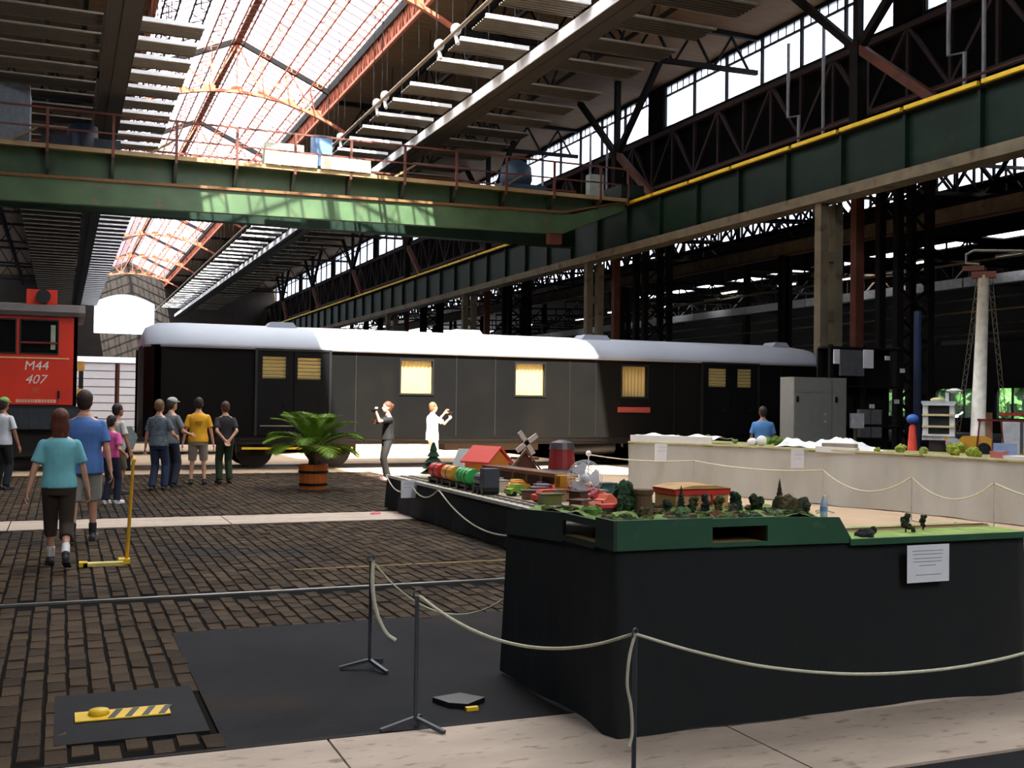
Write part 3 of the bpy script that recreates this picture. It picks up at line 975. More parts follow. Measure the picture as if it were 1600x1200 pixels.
CURT = mat('cream_curtain', (238, 206, 140), 0.8, 0, 0.06, 8, stretch=(6, 6, 0.2))
LOUV = mat('cream_louvre', (186, 168, 112), 0.7, 0, 0.08)
for k in (2, 3, 4):
    a, b, z0, z1 = ops[k]
    w = part('window', MB().box(a, b, YS + 0.02, YS + 0.03, z0, z1), glass_mat('coach_glass_%d' % k, 0.9, (0.95, 0.95, 0.92), (0.5, 0.5, 0.5)), co)
    cm = MB()
    n = 28
    pts = [(a + (b - a) * i / n, YS + 0.10 + 0.018 * math.sin(i * 1.7 + k)) for i in range(n + 1)]
    vs_ = [(x, y, z0 - 0.03) for x, y in pts] + [(x, y, z1 + 0.03) for x, y in pts]
    cm.add(vs_, [(i, i + 1, i + n + 2, i + n + 1) for i in range(n)])
    part('curtain', cm, CURT, w, True)
    fr = MB()
    for q in ((a - .04, b + .04, z0 - .05, z0), (a - .04, b + .04, z1, z1 + .05), (a - .04, a, z0, z1), (b, b + .04, z0, z1)):
        fr.box(q[0], q[1], YS - 0.025, YS + 0.03, q[2], q[3])
    part('window_frame', fr, BLACK, w)
def louvre(a, b, z0, z1, parent):
    part('louvre_backing', MB().box(a, b, YS + 0.06, YS + 0.07, z0, z1), mat('louvre_back', (70, 62, 40), 0.8), parent)
    n = 6
    for i in range(n):
        z = z0 + (z1 - z0) * (i + 0.5) / n
        part('slat', MB().beam((a, YS + 0.02, z), (b, YS + 0.02, z), 0.03, (z1 - z0) / n * 0.78, (0, -0.45, 1)), LOUV, parent)
def coach_door(x0, x1, pairs):
    for (a, b) in ((x0, (x0 + x1) / 2 - 0.01), ((x0 + x1) / 2 + 0.01, x1)):
        op = [o for o in pairs if o[0] > a - 0.01 and o[1] < b + 0.01][0]
        dm = MB()
        dm.box(a, op[0], YS - 0.04, YS, 0.86, 2.93); dm.box(op[1], b, YS - 0.04, YS, 0.86, 2.93)
        dm.box(op[0], op[1], YS - 0.04, YS, 0.86, op[2]); dm.box(op[0], op[1], YS - 0.04, YS, op[3], 2.93)
        d = part('door', dm, mat('coach_door_black', (9, 10, 12), 0.6, 0, 0.2, 1, spec=0.15), co)
        louvre(*op, d)
        part('handle', MB().box((a + b) / 2 + 0.2, (a + b) / 2 + 0.28, YS - 0.08, YS - 0.04, 1.55, 1.62), STEEL_DK, d)
    part('door_frame', MB().box(x0 - 0.06, x0, YS - 0.06, YS, 0.84, 2.98).box(x1, x1 + 0.06, YS - 0.06, YS, 0.84, 2.98).box(x0, x1, YS - 0.06, YS, 2.93, 2.98), BLACK, co)
coach_door(4.43, 6.2, ops[0:2])
coach_door(17.15, 19.03, ops[5:7])
part('handrail', MB().tube((4.5, YS - 0.1, 1.08), (5.4, YS - 0.1, 1.08), 0.015), GALV, co)
part('name_board', MB().box(14.39, 15.41, YS - 0.03, YS, 1.5, 1.65), mat('dull_red_board', (150, 62, 52), 0.6), co)
# panel seams
for x in (6.9, 9.6, 10.7, 12.9, 13.7, 16.2, 19.9):
    part('seam_strip', MB().box(x - 0.012, x + 0.012, YS - 0.008, YS, 0.84, 2.94), BLACK, co)
part('sole_bar', MB().box(CX0 + 0.3, CX1 - 0.1, YS + 0.12, YS + 0.3, 0.62, 0.8), BLACK, co)
# bogies
def bogie(xc, parent, ymid):
    b = part('bogie', MB().box(xc - 1.5, xc + 1.5, YS + 0.3, YS + 0.45, 0.42, 0.66).box(xc - 1.5, xc + 1.5, YB - 0.45, YB - 0.3, 0.42, 0.66).box(xc - 0.3, xc + 0.3, YS + 0.3, YB - 0.3, 0.4, 0.72), BLACK, parent)
    for dx in (-1.0, 1.0):
        for yy_ in (YC - 0.78, YC + 0.66):
            w = MB()
            n = 24
            w.prism([(xc + dx + 0.46 * math.cos(2 * PI * i / n), 0.47 + 0.46 * math.sin(2 * PI * i / n)) for i in range(n)], 1, yy_, yy_ + 0.12)
            part('wheel', w, mat('wheel_steel', (34, 32, 31), 0.5, 0.4), b)
        part('axle_box', MB().box(xc + dx - 0.16, xc + dx + 0.16, YS + 0.2, YS + 0.34, 0.34, 0.62), STEEL_DK, b)
        part('leaf_spring', MB().box(xc + dx - 0.5, xc + dx + 0.5, YS + 0.24, YS + 0.32, 0.62, 0.70), STEEL_DK, b)
        part('axle', MB().tube((xc + dx, YC - 0.7, 0.47), (xc + dx, YC + 0.7, 0.47), 0.08), STEEL_DK, b)
    return b
b1 = bogie(5.5, co, YC)
part('yellow_step', MB().box(4.1, 6.85, YS + 0.02, YS + 0.16, 0.5, 0.55), YELLOW, co)
bogie(17.4, co, YC)
part('battery_box', MB().box(9.4, 12.1, YS + 0.3, YS + 0.9, 0.45, 0.72), mat('brown_box', (60, 44, 30), 0.7), co)
part('air_tank', MB().tube((12.8, YS + 0.7, 0.5), (14.6, YS + 0.7, 0.5), 0.2, n=12), BLACK, co, True)
for yy_ in (YC - 0.72, YC + 0.72):
    patch('track_rail', -14, 34, yy_ - 0.035, yy_ + 0.035, RAIL, 0.012)

# ---------------------------------------------------------------- red locomotive
RED = mat('loco_red', (214, 48, 20), 0.5, 0, 0.1, 1.5)
lo = thing('locomotive', 'red diesel locomotive cab with white M44 407 numbers', 'locomotive', (-3.0, 28.4, 0))
LX0, LX1 = -8.5, 0.33
ly = YS
body = MB()
wins = [(-2.35, -1.6, 2.72, 3.45), (-1.50, -0.98, 2.72, 3.45), (-0.86, -0.10, 2.72, 3.45)]
cur = LX0
for a, b, z0, z1 in wins:
    body.box(cur, a, ly, ly + 0.08, 1.52, 3.56)
    body.box(a, b, ly, ly + 0.08, 1.52, z0)
    body.box(a, b, ly, ly + 0.08, z1, 3.56)
    cur = b
body.box(cur, LX1, ly, ly + 0.08, 1.52, 3.56)
part('side_wall', body, RED, lo)
part('end_wall', MB().box(LX1 - 0.08, LX1, ly, ly + 2.8, 1.52, 3.56), RED, lo)
part('rear_wall', MB().box(LX0, LX1, ly + 2.72, ly + 2.8, 1.52, 3.56), RED, lo)
part('cab_floor', MB().box(LX0, LX1, ly, ly + 2.8, 1.44, 1.54), BLACK, lo)
DKROOF = mat('loco_roof_grey', (62, 52, 50), 0.7, 0, 0.2)
rr_ = [[(x, ly + 1.4 + (y - 1.4) * s_, z) for y, z in ((-0.08, 3.56), (-0.08, 3.66), (0.3, 3.84), (1.4, 3.95), (2.5, 3.84), (2.88, 3.66), (2.88, 3.56))] for x, s_ in ((LX0, 1), (LX1 + 0.02, 1), (LX1 + 0.16, 0.97))]
part('cab_roof', MB().loft(rr_), DKROOF, lo)
hb = part('horn_box', MB().box(-0.78, -0.12, ly + 0.6, ly + 1.0, 3.86, 4.22), RED, lo)
part('headlamp', MB().prism([(-0.42 + 0.16 * math.cos(i * PI / 10), 4.06 + 0.16 * math.sin(i * PI / 10)) for i in range(20)], 1, ly + 0.52, ly + 0.6), BLACK, hb)
for a, b, z0, z1 in wins:
    w = part('window', MB().box(a, b, ly + 0.03, ly + 0.04, z0, z1), mat('dark_cab_glass', (12, 14, 13), 0.15), lo)
    fr = MB().box(a - .03, b + .03, ly - .02, ly + .02, z0 - .03, z0).box(a - .03, b + .03, ly - .02, ly + .02, z1, z1 + .03).box(a - .03, a, ly - .02, ly + .02, z0, z1).box(b, b + .03, ly - .02, ly + .02, z0, z1)
    part('window_frame', fr, BLACK, w)
part('window_bar', MB().box(-0.86, -0.1, ly - 0.02, ly + 0.02, 2.93, 2.97), mat('dark_red_bar', (120, 24, 16), 0.5), lo)
part('curtain', MB().box(-0.24, -0.14, ly - 0.005, ly + 0.025, 2.80, 3.36), mat('pale_green_rag', (150, 160, 140), 0.8), lo)
part('pale_stripe', MB().box(LX0, 0.16, ly - 0.012, ly, 2.585, 2.615), mat('cream_stripe', (226, 180, 120), 0.6), lo)
WHITE_P = mat('white_lettering', (224, 216, 204), 0.6, 0, 0.05)
def text(body_, x, y, z, size, m_, parent, name='lettering', ext=0.004, shear=0.0, rot=(PI / 2, 0, 0), align='CENTER', spacing=1.0):
    cu = bpy.data.curves.new(name, 'FONT')
    cu.body = body_
    cu.size = size
    cu.align_x = align
    cu.extrude = ext
    cu.shear = shear
    cu.offset = 0.0
    cu.space_character = spacing
    tmp = bpy.data.objects.new('tmp_text', cu)
    COL.objects.link(tmp)
    dg = bpy.context.evaluated_depsgraph_get()
    me = bpy.data.meshes.new_from_object(tmp.evaluated_get(dg))
    bpy.data.objects.remove(tmp)
    me.materials.clear(); me.materials.append(m_)
    o = put(name, me, parent, Vector((x, y, z)) - base_of(parent), rot)
    return o
text('M44', -0.53, ly - 0.006, 2.33, 0.29, WHITE_P, lo, shear=0.12)
text('407', -0.55, ly - 0.006, 2.02, 0.29, WHITE_P, lo, shear=0.3)
# small faint mark and worn white plate text
part('faint_badge', MB().box(-0.62, -0.46, ly - 0.008, ly, 1.80, 1.93), mat('faint_red_badge', (196, 80, 54), 0.6), lo)
m = MB()
x = -0.94
while x < -0.14:
    w_ = random.uniform(0.03, 0.07)
    m.box(x, x + w_, ly - 0.008, ly, 1.585, 1.66)
    x += w_ + 0.012
part('plate_lettering', m, mat('worn_white', (222, 170, 150), 0.6), lo)
part('grab_handle', MB().tube((-0.05, ly - 0.04, 1.68), (-0.05, ly - 0.04, 1.86), 0.025), BLACK, lo)
FRAME = mat('loco_frame_blue_grey', (40, 48, 56), 0.6, 0, 0.25, 3)
part('frame', MB().box(LX0, LX1 + 0.05, ly - 0.05, ly + 2.85, 0.98, 1.45), FRAME, lo)
for x in [LX0 + 0.3 + k * 0.21 for k in range(41)]:
    part('frame_rib', MB().box(x, x + 0.03, ly - 0.075, ly - 0.05, 1.0, 1.42), FRAME, lo)
part('buffer_beam', MB().box(LX1, LX1 + 0.12, ly + 0.1, ly + 2.7, 0.9, 1.5), BLACK, lo)
part('underframe', MB().box(LX0, LX1 - 0.3, ly + 0.3, ly + 2.5, 0.35, 0.98), BLACK, lo)
for x in (-0.75, -2.4, -4.6, -6.3):
    w = MB().prism([(x + 0.48 * math.cos(2 * PI * i / 24), 0.49 + 0.48 * math.sin(2 * PI * i / 24)) for i in range(24)], 1, YC - 0.8, YC - 0.66)
    part('wheel', w, mat('wheel_steel', (34, 32, 31)), lo)
part('step', MB().box(-0.2, 0.3, ly - 0.1, ly + 0.2, 0.4, 0.45).box(-0.2, 0.3, ly - 0.1, ly + 0.2, 0.7, 0.75), BLACK, lo)
for z in (1.82, 2.45):
    part('yellow_marker', MB().box(LX1 + 0.005, LX1 + 0.16, ly - 0.02, ly + 0.1, z - 0.12, z + 0.1), mat('ochre_marker', (220, 160, 70), 0.6), lo)
part('marker_post', MB().box(LX1 + 0.04, LX1 + 0.14, ly - 0.015, ly + 0.05, 1.6, 2.5), BLACK, lo)
part('front_buffer', MB().tube((LX1 + 0.1, ly + 0.55, 1.05), (LX1 + 0.4, ly + 0.55, 1.05), 0.1).tube((LX1 + 0.4, ly + 0.55, 1.05), (LX1 + 0.48, ly + 0.55, 1.05), 0.22), STEEL_DK, lo)

# ---------------------------------------------------------------- white slatted wagon behind, between locomotive and coach
WHW = mat('wagon_white', (236, 238, 244), 0.5, 0, 0.05, 1)
wg = thing('white_wagon', 'white slatted wagon standing behind the gap between locomotive and coach', 'wagon', (2.5, 36.0, 0))
z = 0.62
k = 0
while z < 2.7:
    h_ = 0.24
    part('slat', MB().box(-1.5, 7.0, 34.9, 35.0, z, z + h_ - 0.025), WHW, wg)
    z += h_
    k += 1
part('inner_wall', MB().box(-1.5, 7.0, 35.0, 35.1, 0.6, 2.78), mat('grey_gap', (110, 112, 124), 0.7), wg)
part('rear_wall', MB().box(-1.5, 7.0, 37.4, 37.5, 0.6, 2.78), WHW, wg)
part('roof', MB().prism([(34.85, 2.78), (35.3, 2.93), (36.2, 3.0), (37.1, 2.93), (37.55, 2.78)], 0, -1.55, 7.05), WHW, wg)
part('frame', MB().box(-1.5, 7, 34.95, 37.45, 0.4, 0.62), BLACK, wg)
for x in (-0.8, 6.0):
    part('wheel', MB().prism([(x + 0.45 * math.cos(2 * PI * i / 20), 0.44 + 0.45 * math.sin(2 * PI * i / 20)) for i in range(20)], 1, 35.3, 35.42), STEEL_DK, wg)
pl = thing('signal_pole', 'thin brown pole with a pale foot beside the locomotive', 'pole', (1.18, 26.4, 0))
part('shaft', MB().tube((1.18, 26.4, 0.9), (1.18, 26.4, 2.5), 0.05), STEEL_BR, pl)
part('foot', MB().box(1.1, 1.26, 26.34, 26.46, 0, 0.9), GREY_ST, pl)
part('base_plate', MB().box(1.0, 1.36, 26.22, 26.58, 0, 0.02), STEEL_DK, pl)
sl = thing('buffer_stop', 'grey steel buffer stop on the track between locomotive and coach', 'buffer stop', (1.25, 28.2, 0))
part('plate', MB().prism([(0.98, 0.5), (1.6, 0.5), (1.7, 0.8), (1.55, 1.05), (1.02, 1.05), (0.9, 0.8)], 1, 27.2, 27.35), mat('stop_grey', (120, 130, 134), 0.6), sl)
part('leg', MB().box(1.0, 1.12, 27.2, 28.6, 0, 0.55), STEEL_DK, sl)
part('leg', MB().box(1.4, 1.55, 27.2, 28.6, 0, 0.55), STEEL_DK, sl)
# ---------------------------------------------------------------- people
def fuse(name, mb, m_, parent, voxel=0.009, it=3):
    me = mb.mesh(name, m_)
    tmp = bpy.data.objects.new('tmp_fuse', me)
    COL.objects.link(tmp)
    md = tmp.modifiers.new('r', 'REMESH'); md.mode = 'VOXEL'; md.voxel_size = voxel; md.use_smooth_shade = True
    ms = tmp.modifiers.new('s', 'SMOOTH'); ms.iterations = it; ms.factor = 0.5
    dg = bpy.context.evaluated_depsgraph_get()
    out = bpy.data.meshes.new_from_object(tmp.evaluated_get(dg))
    bpy.data.objects.remove(tmp)
    bpy.data.meshes.remove(me)
    out.name = name
    out.materials.clear(); out.materials.append(m_)
    out.polygons.foreach_set('use_smooth', [True] * len(out.polygons))
    return put(name, out, parent)

def capsule(mb, p, q, r0, r1, n=12):
    p, q = Vector(p), Vector(q)
    d = (q - p)
    L = d.length
    d.normalize()
    pts, rs = [], []
    for a in (-80, -50, -20):
        t = math.radians(a)
        pts.append(p + d * (r0 * math.sin(t))); rs.append(r0 * math.cos(t))
    for a in (20, 50, 80):
        t = math.radians(a)
        pts.append(q + d * (r1 * math.sin(t))); rs.append(r1 * math.cos(t))
    mb.pipe(pts, rs, n)

def ring(cx, cy, z, rx, ry, n=20):
    return [(cx + rx * math.cos(2 * PI * k / n), cy + ry * math.sin(2 * PI * k / n), z) for k in range(n)]

def ik(a, b, l1, l2, pole):
    a, b, pole = Vector(a), Vector(b), Vector(pole)
    d = b - a
    L = min(d.length, (l1 + l2) * 0.998)
    d = d.normalized()
    b = a + d * L
    x = (l1 * l1 - l2 * l2 + L * L) / (2 * L)
    h = math.sqrt(max(l1 * l1 - x * x, 0))
    n = (pole - d * pole.dot(d)).normalized()
    return a + d * x + n * h, b

SKIN = mat('skin_fair', (214, 160, 132), 0.55, 0, 0.06, 12)
SKIN2 = mat('skin_tan', (170, 116, 88), 0.55, 0, 0.06, 12)
EYE = mat('eye_dark', (20, 16, 14), 0.3)
def cloth(name, rgb, var=0.1):
    return mat('cloth_' + name, rgb, 0.85, 0, var, 6.0, 0.25, 14)

def hand(mb, wrist, dirv, palm_n, s, curl=0.6):
    """palm plus five fingers; dirv along the hand, palm_n out of the palm"""
    d = Vector(dirv).normalized()
    nrm = Vector(palm_n); nrm = (nrm - d * nrm.dot(d)).normalized()
    side = d.cross(nrm).normalized()
    w = Vector(wrist)
    for o in (-0.026, -0.009, 0.009, 0.026):
        capsule(mb, w + side * o * s * 0.8, w + d * 0.085 * s + side * o * s, 0.015 * s, 0.013 * s, 8)
    for o, ln in ((-0.03, 0.060), (-0.010, 0.076), (0.010, 0.082), (0.030, 0.072)):
        a = w + d * 0.088 * s + side * o * s
        d1 = (d * math.cos(curl * 0.6) + nrm * math.sin(curl * 0.6))
        b = a + d1 * ln * 0.5 * s
        d2 = (d * math.cos(curl * 1.5) + nrm * math.sin(curl * 1.5))
        c = b + d2 * ln * 0.5 * s
        capsule(mb, a, b, 0.0095 * s, 0.009 * s, 8)
        capsule(mb, b, c, 0.009 * s, 0.008 * s, 8)
    a = w + d * 0.03 * s + side * 0.03 * s
    b = a + (d * 0.6 + side * 0.6 + nrm * 0.35).normalized() * 0.042 * s
    c = b + (d * 0.85 + side * 0.1 + nrm * 0.5).normalized() * 0.032 * s
    capsule(mb, a, b, 0.013 * s, 0.011 * s, 8)
    capsule(mb, b, c, 0.011 * s, 0.009 * s, 8)

def person(label, loc, face, h, shirt, legwear, hairc, hands, feet=((-0.1, 0, 0), (0.1, 0, 0)), legs='long', shoe=(40, 38, 40), skin=SKIN, hair='short', poles=None,
           lean=0.0, girth=1.0, head_turn=0.0, head_pitch=0.0, sleeve=0.5, palm=((1, 0, 0), (-1, 0, 0)), cap=None, hem=0.86, curl=0.5, sock=None, hold=None):
    """faces local +Y; all joints in metres of a 1.75 m figure, scaled to h"""
    k = h / 1.75
    P = thing('person', label, 'person', loc, face)
    S = lambda p: Vector(p) * k
    ly_ = lambda z: lean * max(0, z - 0.95)
    B, SH, PT = MB(), MB(), MB()
    g = girth
    tors = [(0.80, 0.10, 0.09), (0.88, 0.165, 0.115), (0.95, 0.17, 0.118), (1.05, 0.145, 0.105), (1.15, 0.148, 0.108), (1.27, 0.168, 0.118), (1.36, 0.175, 0.112), (1.42, 0.14, 0.09), (1.46, 0.075, 0.065), (1.50, 0.056, 0.058)]
    B.loft([[S(p) for p in ring(0, ly_(z), z, rx * g, ry * g)] for z, rx, ry in tors])
    # neck and head
    hb_ = Vector((0, ly_(1.5) + 0.01, 1.50))
    hc = hb_ + Vector((0, 0.02, 0.125))
    rotm = Matrix.Rotation(head_turn, 3, 'Z') @ Matrix.Rotation(head_pitch, 3, 'X')
    H = lambda p: S(hc + rotm @ Vector(p))
    capsule(B, S((0, ly_(1.44), 1.44)), S(hc + Vector((0, -0.01, -0.06))), 0.056 * k, 0.054 * k)
    B.sph(H((0, -0.01, 0.02)), (0.082 * k, 0.100 * k, 0.112 * k), 18, 12, rotm)
    B.sph(H((0, 0.03, -0.055)), (0.062 * k, 0.066 * k, 0.066 * k), 14, 10, rotm)
    B.sph(H((0, 0.10, -0.015)), (0.013 * k, 0.02 * k, 0.026 * k), 8, 6, rotm)
    B.sph(H((0, 0.082, -0.062)), (0.024 * k, 0.014 * k, 0.012 * k), 8, 6, rotm)
    for sx in (-1, 1):
        B.sph(H((sx * 0.078, -0.01, -0.005)), (0.012 * k, 0.022 * k, 0.032 * k), 8, 6, rotm)
    # arms
    wr = []
    for i, sx in enumerate((-1, 1)):
        sh = Vector((sx * 0.178 * (1 + (g - 1) * 0.6), ly_(1.365), 1.365))
        pole = (poles[i] if poles else (sx * 0.3, -1, -0.2))
        el, wt = ik(sh, hands[i], 0.285, 0.255, pole)
        capsule(B, S(sh), S(el), 0.045 * k, 0.038 * k)
        capsule(B, S(el), S(wt), 0.039 * k, 0.027 * k)
        fd = (wt - el).normalized()
        hand(B, S(wt), fd, palm[i], k, curl)
        wr.append(wt)
        # sleeve
        a, b = sh, sh.lerp(el, min(sleeve, 1.0) * 2 if sleeve <= 0.5 else 1.0)
        SH.sph(S(sh + Vector((-sx * 0.01, 0, 0.0))), 0.060 * k, 12, 8)
        if sleeve <= 0.5:
            e = sh.lerp(el, sleeve * 1.5)
            SH.tube(S(sh + Vector((-sx * 0.01, 0, 0))), S(e), 0.060 * k, 0.068 * k, 14)
        else:
            capsule(SH, S(sh), S(el), 0.064 * k * g, 0.05 * k)
            SH.tube(S(el), S(el.lerp(wt, 0.9)), 0.05 * k, 0.04 * k, 14)
    # shirt
    srings = [(hem, 0.194, 0.150), (0.95, 0.19, 0.144), (1.05, 0.170, 0.130), (1.15, 0.168, 0.130), (1.27, 0.184, 0.136), (1.345, 0.196, 0.126), (1.40, 0.172, 0.108), (1.435, 0.11, 0.085), (1.46, 0.075, 0.07)]
    SH.loft([[S(p) for p in ring(0, ly_(z), z, rx * g, ry * g)] for z, rx, ry in srings])
    # legs
    hemz = {'long': 0.06, 'shorts': 0.46, 'capri': 0.34}[legs]
    for i, sx in enumerate((-1, 1)):
        SHM, SOK = MB(), MB()
        hip = Vector((sx * 0.088 * g, 0, 0.90))
        fx, fy, fz = feet[i]
        an = Vector((fx, fy, 0.085 + fz))
        kn, an = ik(hip, an, 0.425, 0.415, (0, 1, 0))
        capsule(B, S(hip), S(kn), 0.078 * k * g, 0.052 * k)
        capsule(B, S(kn), S(an), 0.05 * k, 0.036 * k)
        capsule(B, S(kn + (an - kn) * 0.12 + Vector((0, -0.015, 0))), S(kn.lerp(an, 0.5)), 0.05 * k, 0.046 * k)
        tilt = -0.6 if fz > 0.05 else 0.0
        toe = an + Vector((sx * 0.025, 0.16 * math.cos(tilt), -0.045 + 0.16 * math.sin(tilt)))
        heel = an + Vector((0, -0.035, -0.045))
        capsule(B, S(heel), S(toe), 0.034 * k, 0.026 * k)
        capsule(SHM, S(heel + Vector((0, 0, 0))), S(toe), 0.043 * k, 0.036 * k)
        capsule(SHM, S(an), S(an + Vector((0, 0.07, -0.035))), 0.046 * k, 0.042 * k)
        SHM.beam(S(heel + Vector((0, -0.03, -0.033))), S(toe + Vector((0, 0.03, -0.03))), 0.085 * k, 0.02 * k)
        if sock:
            capsule(SOK, S(an), S(an.lerp(kn, 0.25)), 0.044 * k, 0.05 * k)
            fuse('sock', SOK, sock, P, 0.01, 2)
        fuse('shoe', SHM, mat('shoe_%d_%d_%d' % shoe, shoe, 0.6), P, 0.01, 2)
        # trouser leg
        PT.sph(S(hip), 0.10 * k * g, 14, 10)
        PT.tube(S(hip), S(kn), 0.098 * k * g, 0.078 * k * g, 16)
        if hemz < 0.45:
            tt = (kn.z - hemz) / max(kn.z - an.z, 0.01)
            tt = max(0.1, min(tt, 1.02))
            PT.sph(S(kn), 0.078 * k * g, 14, 8)
            PT.tube(S(kn), S(kn.lerp(an, tt)), 0.078 * k * g, 0.07 * k, 16)
    PT.loft([[S(p) for p in ring(0, 0, z, rx * g, ry * g)] for z, rx, ry in ((0.80, 0.155, 0.12), (0.88, 0.18, 0.13), (0.96, 0.178, 0.128), (1.0, 0.165, 0.12))])
    body = fuse('body', B, skin, P, 0.0085 * k)
    fuse('shirt', SH, shirt, P, 0.012)
    fuse('trousers' if legs == 'long' else 'shorts', PT, legwear, P, 0.012)
    # face
    for sx in (-1, 1):
        em = MB()
        em.sph(H((sx * 0.03, 0.081, 0.012)), (0.011 * k, 0.008 * k, 0.007 * k), 8, 6, rotm)
        put('eye', em.mesh('eye', EYE), P)
    # hair
    HR = MB()
    hm = mat('hair_%d_%d_%d' % hairc, hairc, 0.6, 0, 0.3, 30, 0.6, 60, stretch=(1, 1, 0.25))
    HR.sph(H((0, -0.028, 0.045)), (0.093 * k, 0.106 * k, 0.104 * k), 18, 12, rotm)
    HR.sph(H((0, -0.055, 0.0)), (0.088 * k, 0.07 * k, 0.094 * k), 14, 10, rotm)
    if hair == 'long':
        HR.sph(H((0, -0.06, -0.06)), (0.105 * k, 0.062 * k, 0.15 * k), 14, 10, rotm)
        HR.sph(H((0, -0.07, -0.15)), (0.085 * k, 0.045 * k, 0.11 * k), 12, 8, rotm)
    elif hair == 'bun':
        HR.sph(H((0, -0.13, 0.05)), 0.045 * k, 10, 8)
    elif hair == 'tail':
        capsule(HR, H((0, -0.12, 0.03)), H((0, -0.13, -0.14)), 0.035 * k, 0.02 * k)
    fuse('hair', HR, hm, P, 0.01, 1)
    if cap:
        CP = MB()
        CP.sph(H((0, -0.01, 0.075)), (0.099 * k, 0.115 * k, 0.08 * k), 16, 10, rotm)
        CP.sph(H((0, 0.11, 0.06)), (0.07 * k, 0.075 * k, 0.012 * k), 12, 6, rotm)
        fuse('cap', CP, cap, P, 0.01, 1)
    return P, k, [S(w) for w in wr]

# the woman walking away, nearest the camera
person('woman in a teal tee and dark capri trousers walking away, nearest the camera', (0.0, 11.85, 0), 0.0, 1.58, cloth('teal', (122, 196, 206)), cloth('dark_brown', (58, 46, 38)), (96, 44, 26),
       ((-0.33, -0.06, 0.80), (0.31, 0.06, 0.82)), ((-0.07, 0.22, 0.0), (0.08, -0.30, 0.10)), 'capri', (40, 40, 46), hair='long', girth=1.0, curl=0.7, sock=cloth('white', (230, 228, 226)), hem=0.88)
person('man in a blue tee and pale grey shorts walking ahead of the teal-shirted woman', (0.26, 13.8, 0), -0.12, 1.78, cloth('blue', (84, 124, 190)), cloth('pale_grey', (168, 166, 158)), (58, 38, 30),
       ((-0.30, 0.05, 0.82), (0.31, -0.05, 0.80)), ((-0.09, -0.2, 0.04), (0.10, 0.16, 0.0)), 'shorts', (60, 60, 66), skin=SKIN, girth=1.16, curl=0.7, hem=0.80, sock=cloth('dark_sock', (40, 40, 44)))
person('girl with dark hair in a pink top and navy trousers', (0.76, 18.7, 0), -0.7, 1.42, cloth('pink', (226, 92, 160)), cloth('navy', (38, 42, 66)), (40, 28, 26),
       ((-0.24, 0.12, 0.95), (0.24, 0.14, 0.98)), ((-0.09, -0.03, 0), (0.1, 0.08, 0)), 'long', (216, 214, 216), hair='tail', girth=0.96, hem=0.92)
person('dark-haired person in a white tee behind the girl in pink', (0.93, 20.6, 0), -1.0, 1.6, cloth('white_tee', (206, 206, 200)), cloth('khaki', (110, 100, 84)), (34, 26, 26),
       ((-0.28, 0.08, 0.84), (0.29, 0.1, 0.84)), skin=SKIN2, legs='shorts')
PLAID = mat('cloth_plaid', (92, 104, 112), 0.85, 0, 0.55, 14.0, stretch=(1, 1, 2.5))
person('man in a grey-blue plaid shirt and jeans talking beside the coach', (1.70, 21.3, 0), -0.5, 1.68, PLAID, cloth('jeans', (46, 58, 88)), (112, 84, 58),
       ((-0.29, 0.05, 0.82), (0.26, 0.26, 1.02)), ((-0.1, -0.04, 0), (0.1, 0.06, 0)), 'long', (60, 52, 48), hair='short')
person('man in a pale grey cap standing just beyond the plaid shirt', (1.98, 22.0, 0), -0.9, 1.72, cloth('grey_tee', (120, 122, 124)), cloth('jeans_dark', (44, 50, 66)), (70, 60, 50),
       ((-0.28, 0.1, 0.84), (0.22, 0.32, 1.03)), cap=cloth('grey_cap', (170, 176, 164)))
py_ = person('man in a yellow tee and pale cargo shorts seen from behind', (2.56, 22.6, 0), -0.15, 1.73, cloth('yellow', (232, 170, 34)), cloth('cargo', (176, 166, 148)), (40, 28, 24),
       ((-0.30, 0.02, 0.82), (0.30, 0.03, 0.82)), ((-0.13, 0, 0), (0.13, 0.02, 0)), 'shorts', (44, 40, 38), girth=1.06, sleeve=0.5)[0]
m = MB()
for q in range(3):
    m.box(-0.07 + 0.01 * q, 0.09 - 0.01 * q, -0.152, -0.146, 1.26 - q * 0.03, 1.27 - q * 0.03)
put('shirt_print', m.mesh('shirt_print', mat('brown_print', (150, 100, 30), 0.8)), py_)
person('man in a black tee and green trousers with his hands clasped behind his back', (3.12, 22.84, 0), 0.1, 1.66, cloth('black_tee', (40, 38, 42)), cloth('dark_green', (40, 62, 40)), (78, 48, 36),
       ((-0.05, -0.20, 0.93), (0.05, -0.20, 0.93)), ((-0.11, 0, 0), (0.11, 0.02, 0)), 'long', (30, 28, 28), poles=((-1, -0.4, 0), (1, -0.4, 0)), palm=((0, -1, 0), (0, -1, 0)), girth=1.05)
person('person in a white tee, dark trousers and green cap at the picture edge', (-0.98, 22.1, 0), -0.6, 1.68, cloth('white_tee2', (214, 218, 224)), cloth('black_trousers', (34, 36, 42)), (60, 44, 36),
       ((-0.29, 0.05, 0.82), (0.30, 0.08, 0.84)), cap=cloth('green_cap', (120, 168, 80)), skin=SKIN2)
CAMB = mat('camera_black', (20, 20, 22), 0.4)
def handheld_camera(label, loc, rz):
    t = thing('camera', label, 'camera', loc, rz)
    part('camera_body', MB().box(-0.06, 0.06, -0.03, 0.03, -0.035, 0.035), CAMB, t, local=True)
    m = MB().prism([(0.028 * math.cos(i * PI / 8), 0.028 * math.sin(i * PI / 8)) for i in range(16)], 1, 0.03, 0.07)
    part('lens', m, STEEL_DK, t, local=True)
    return t
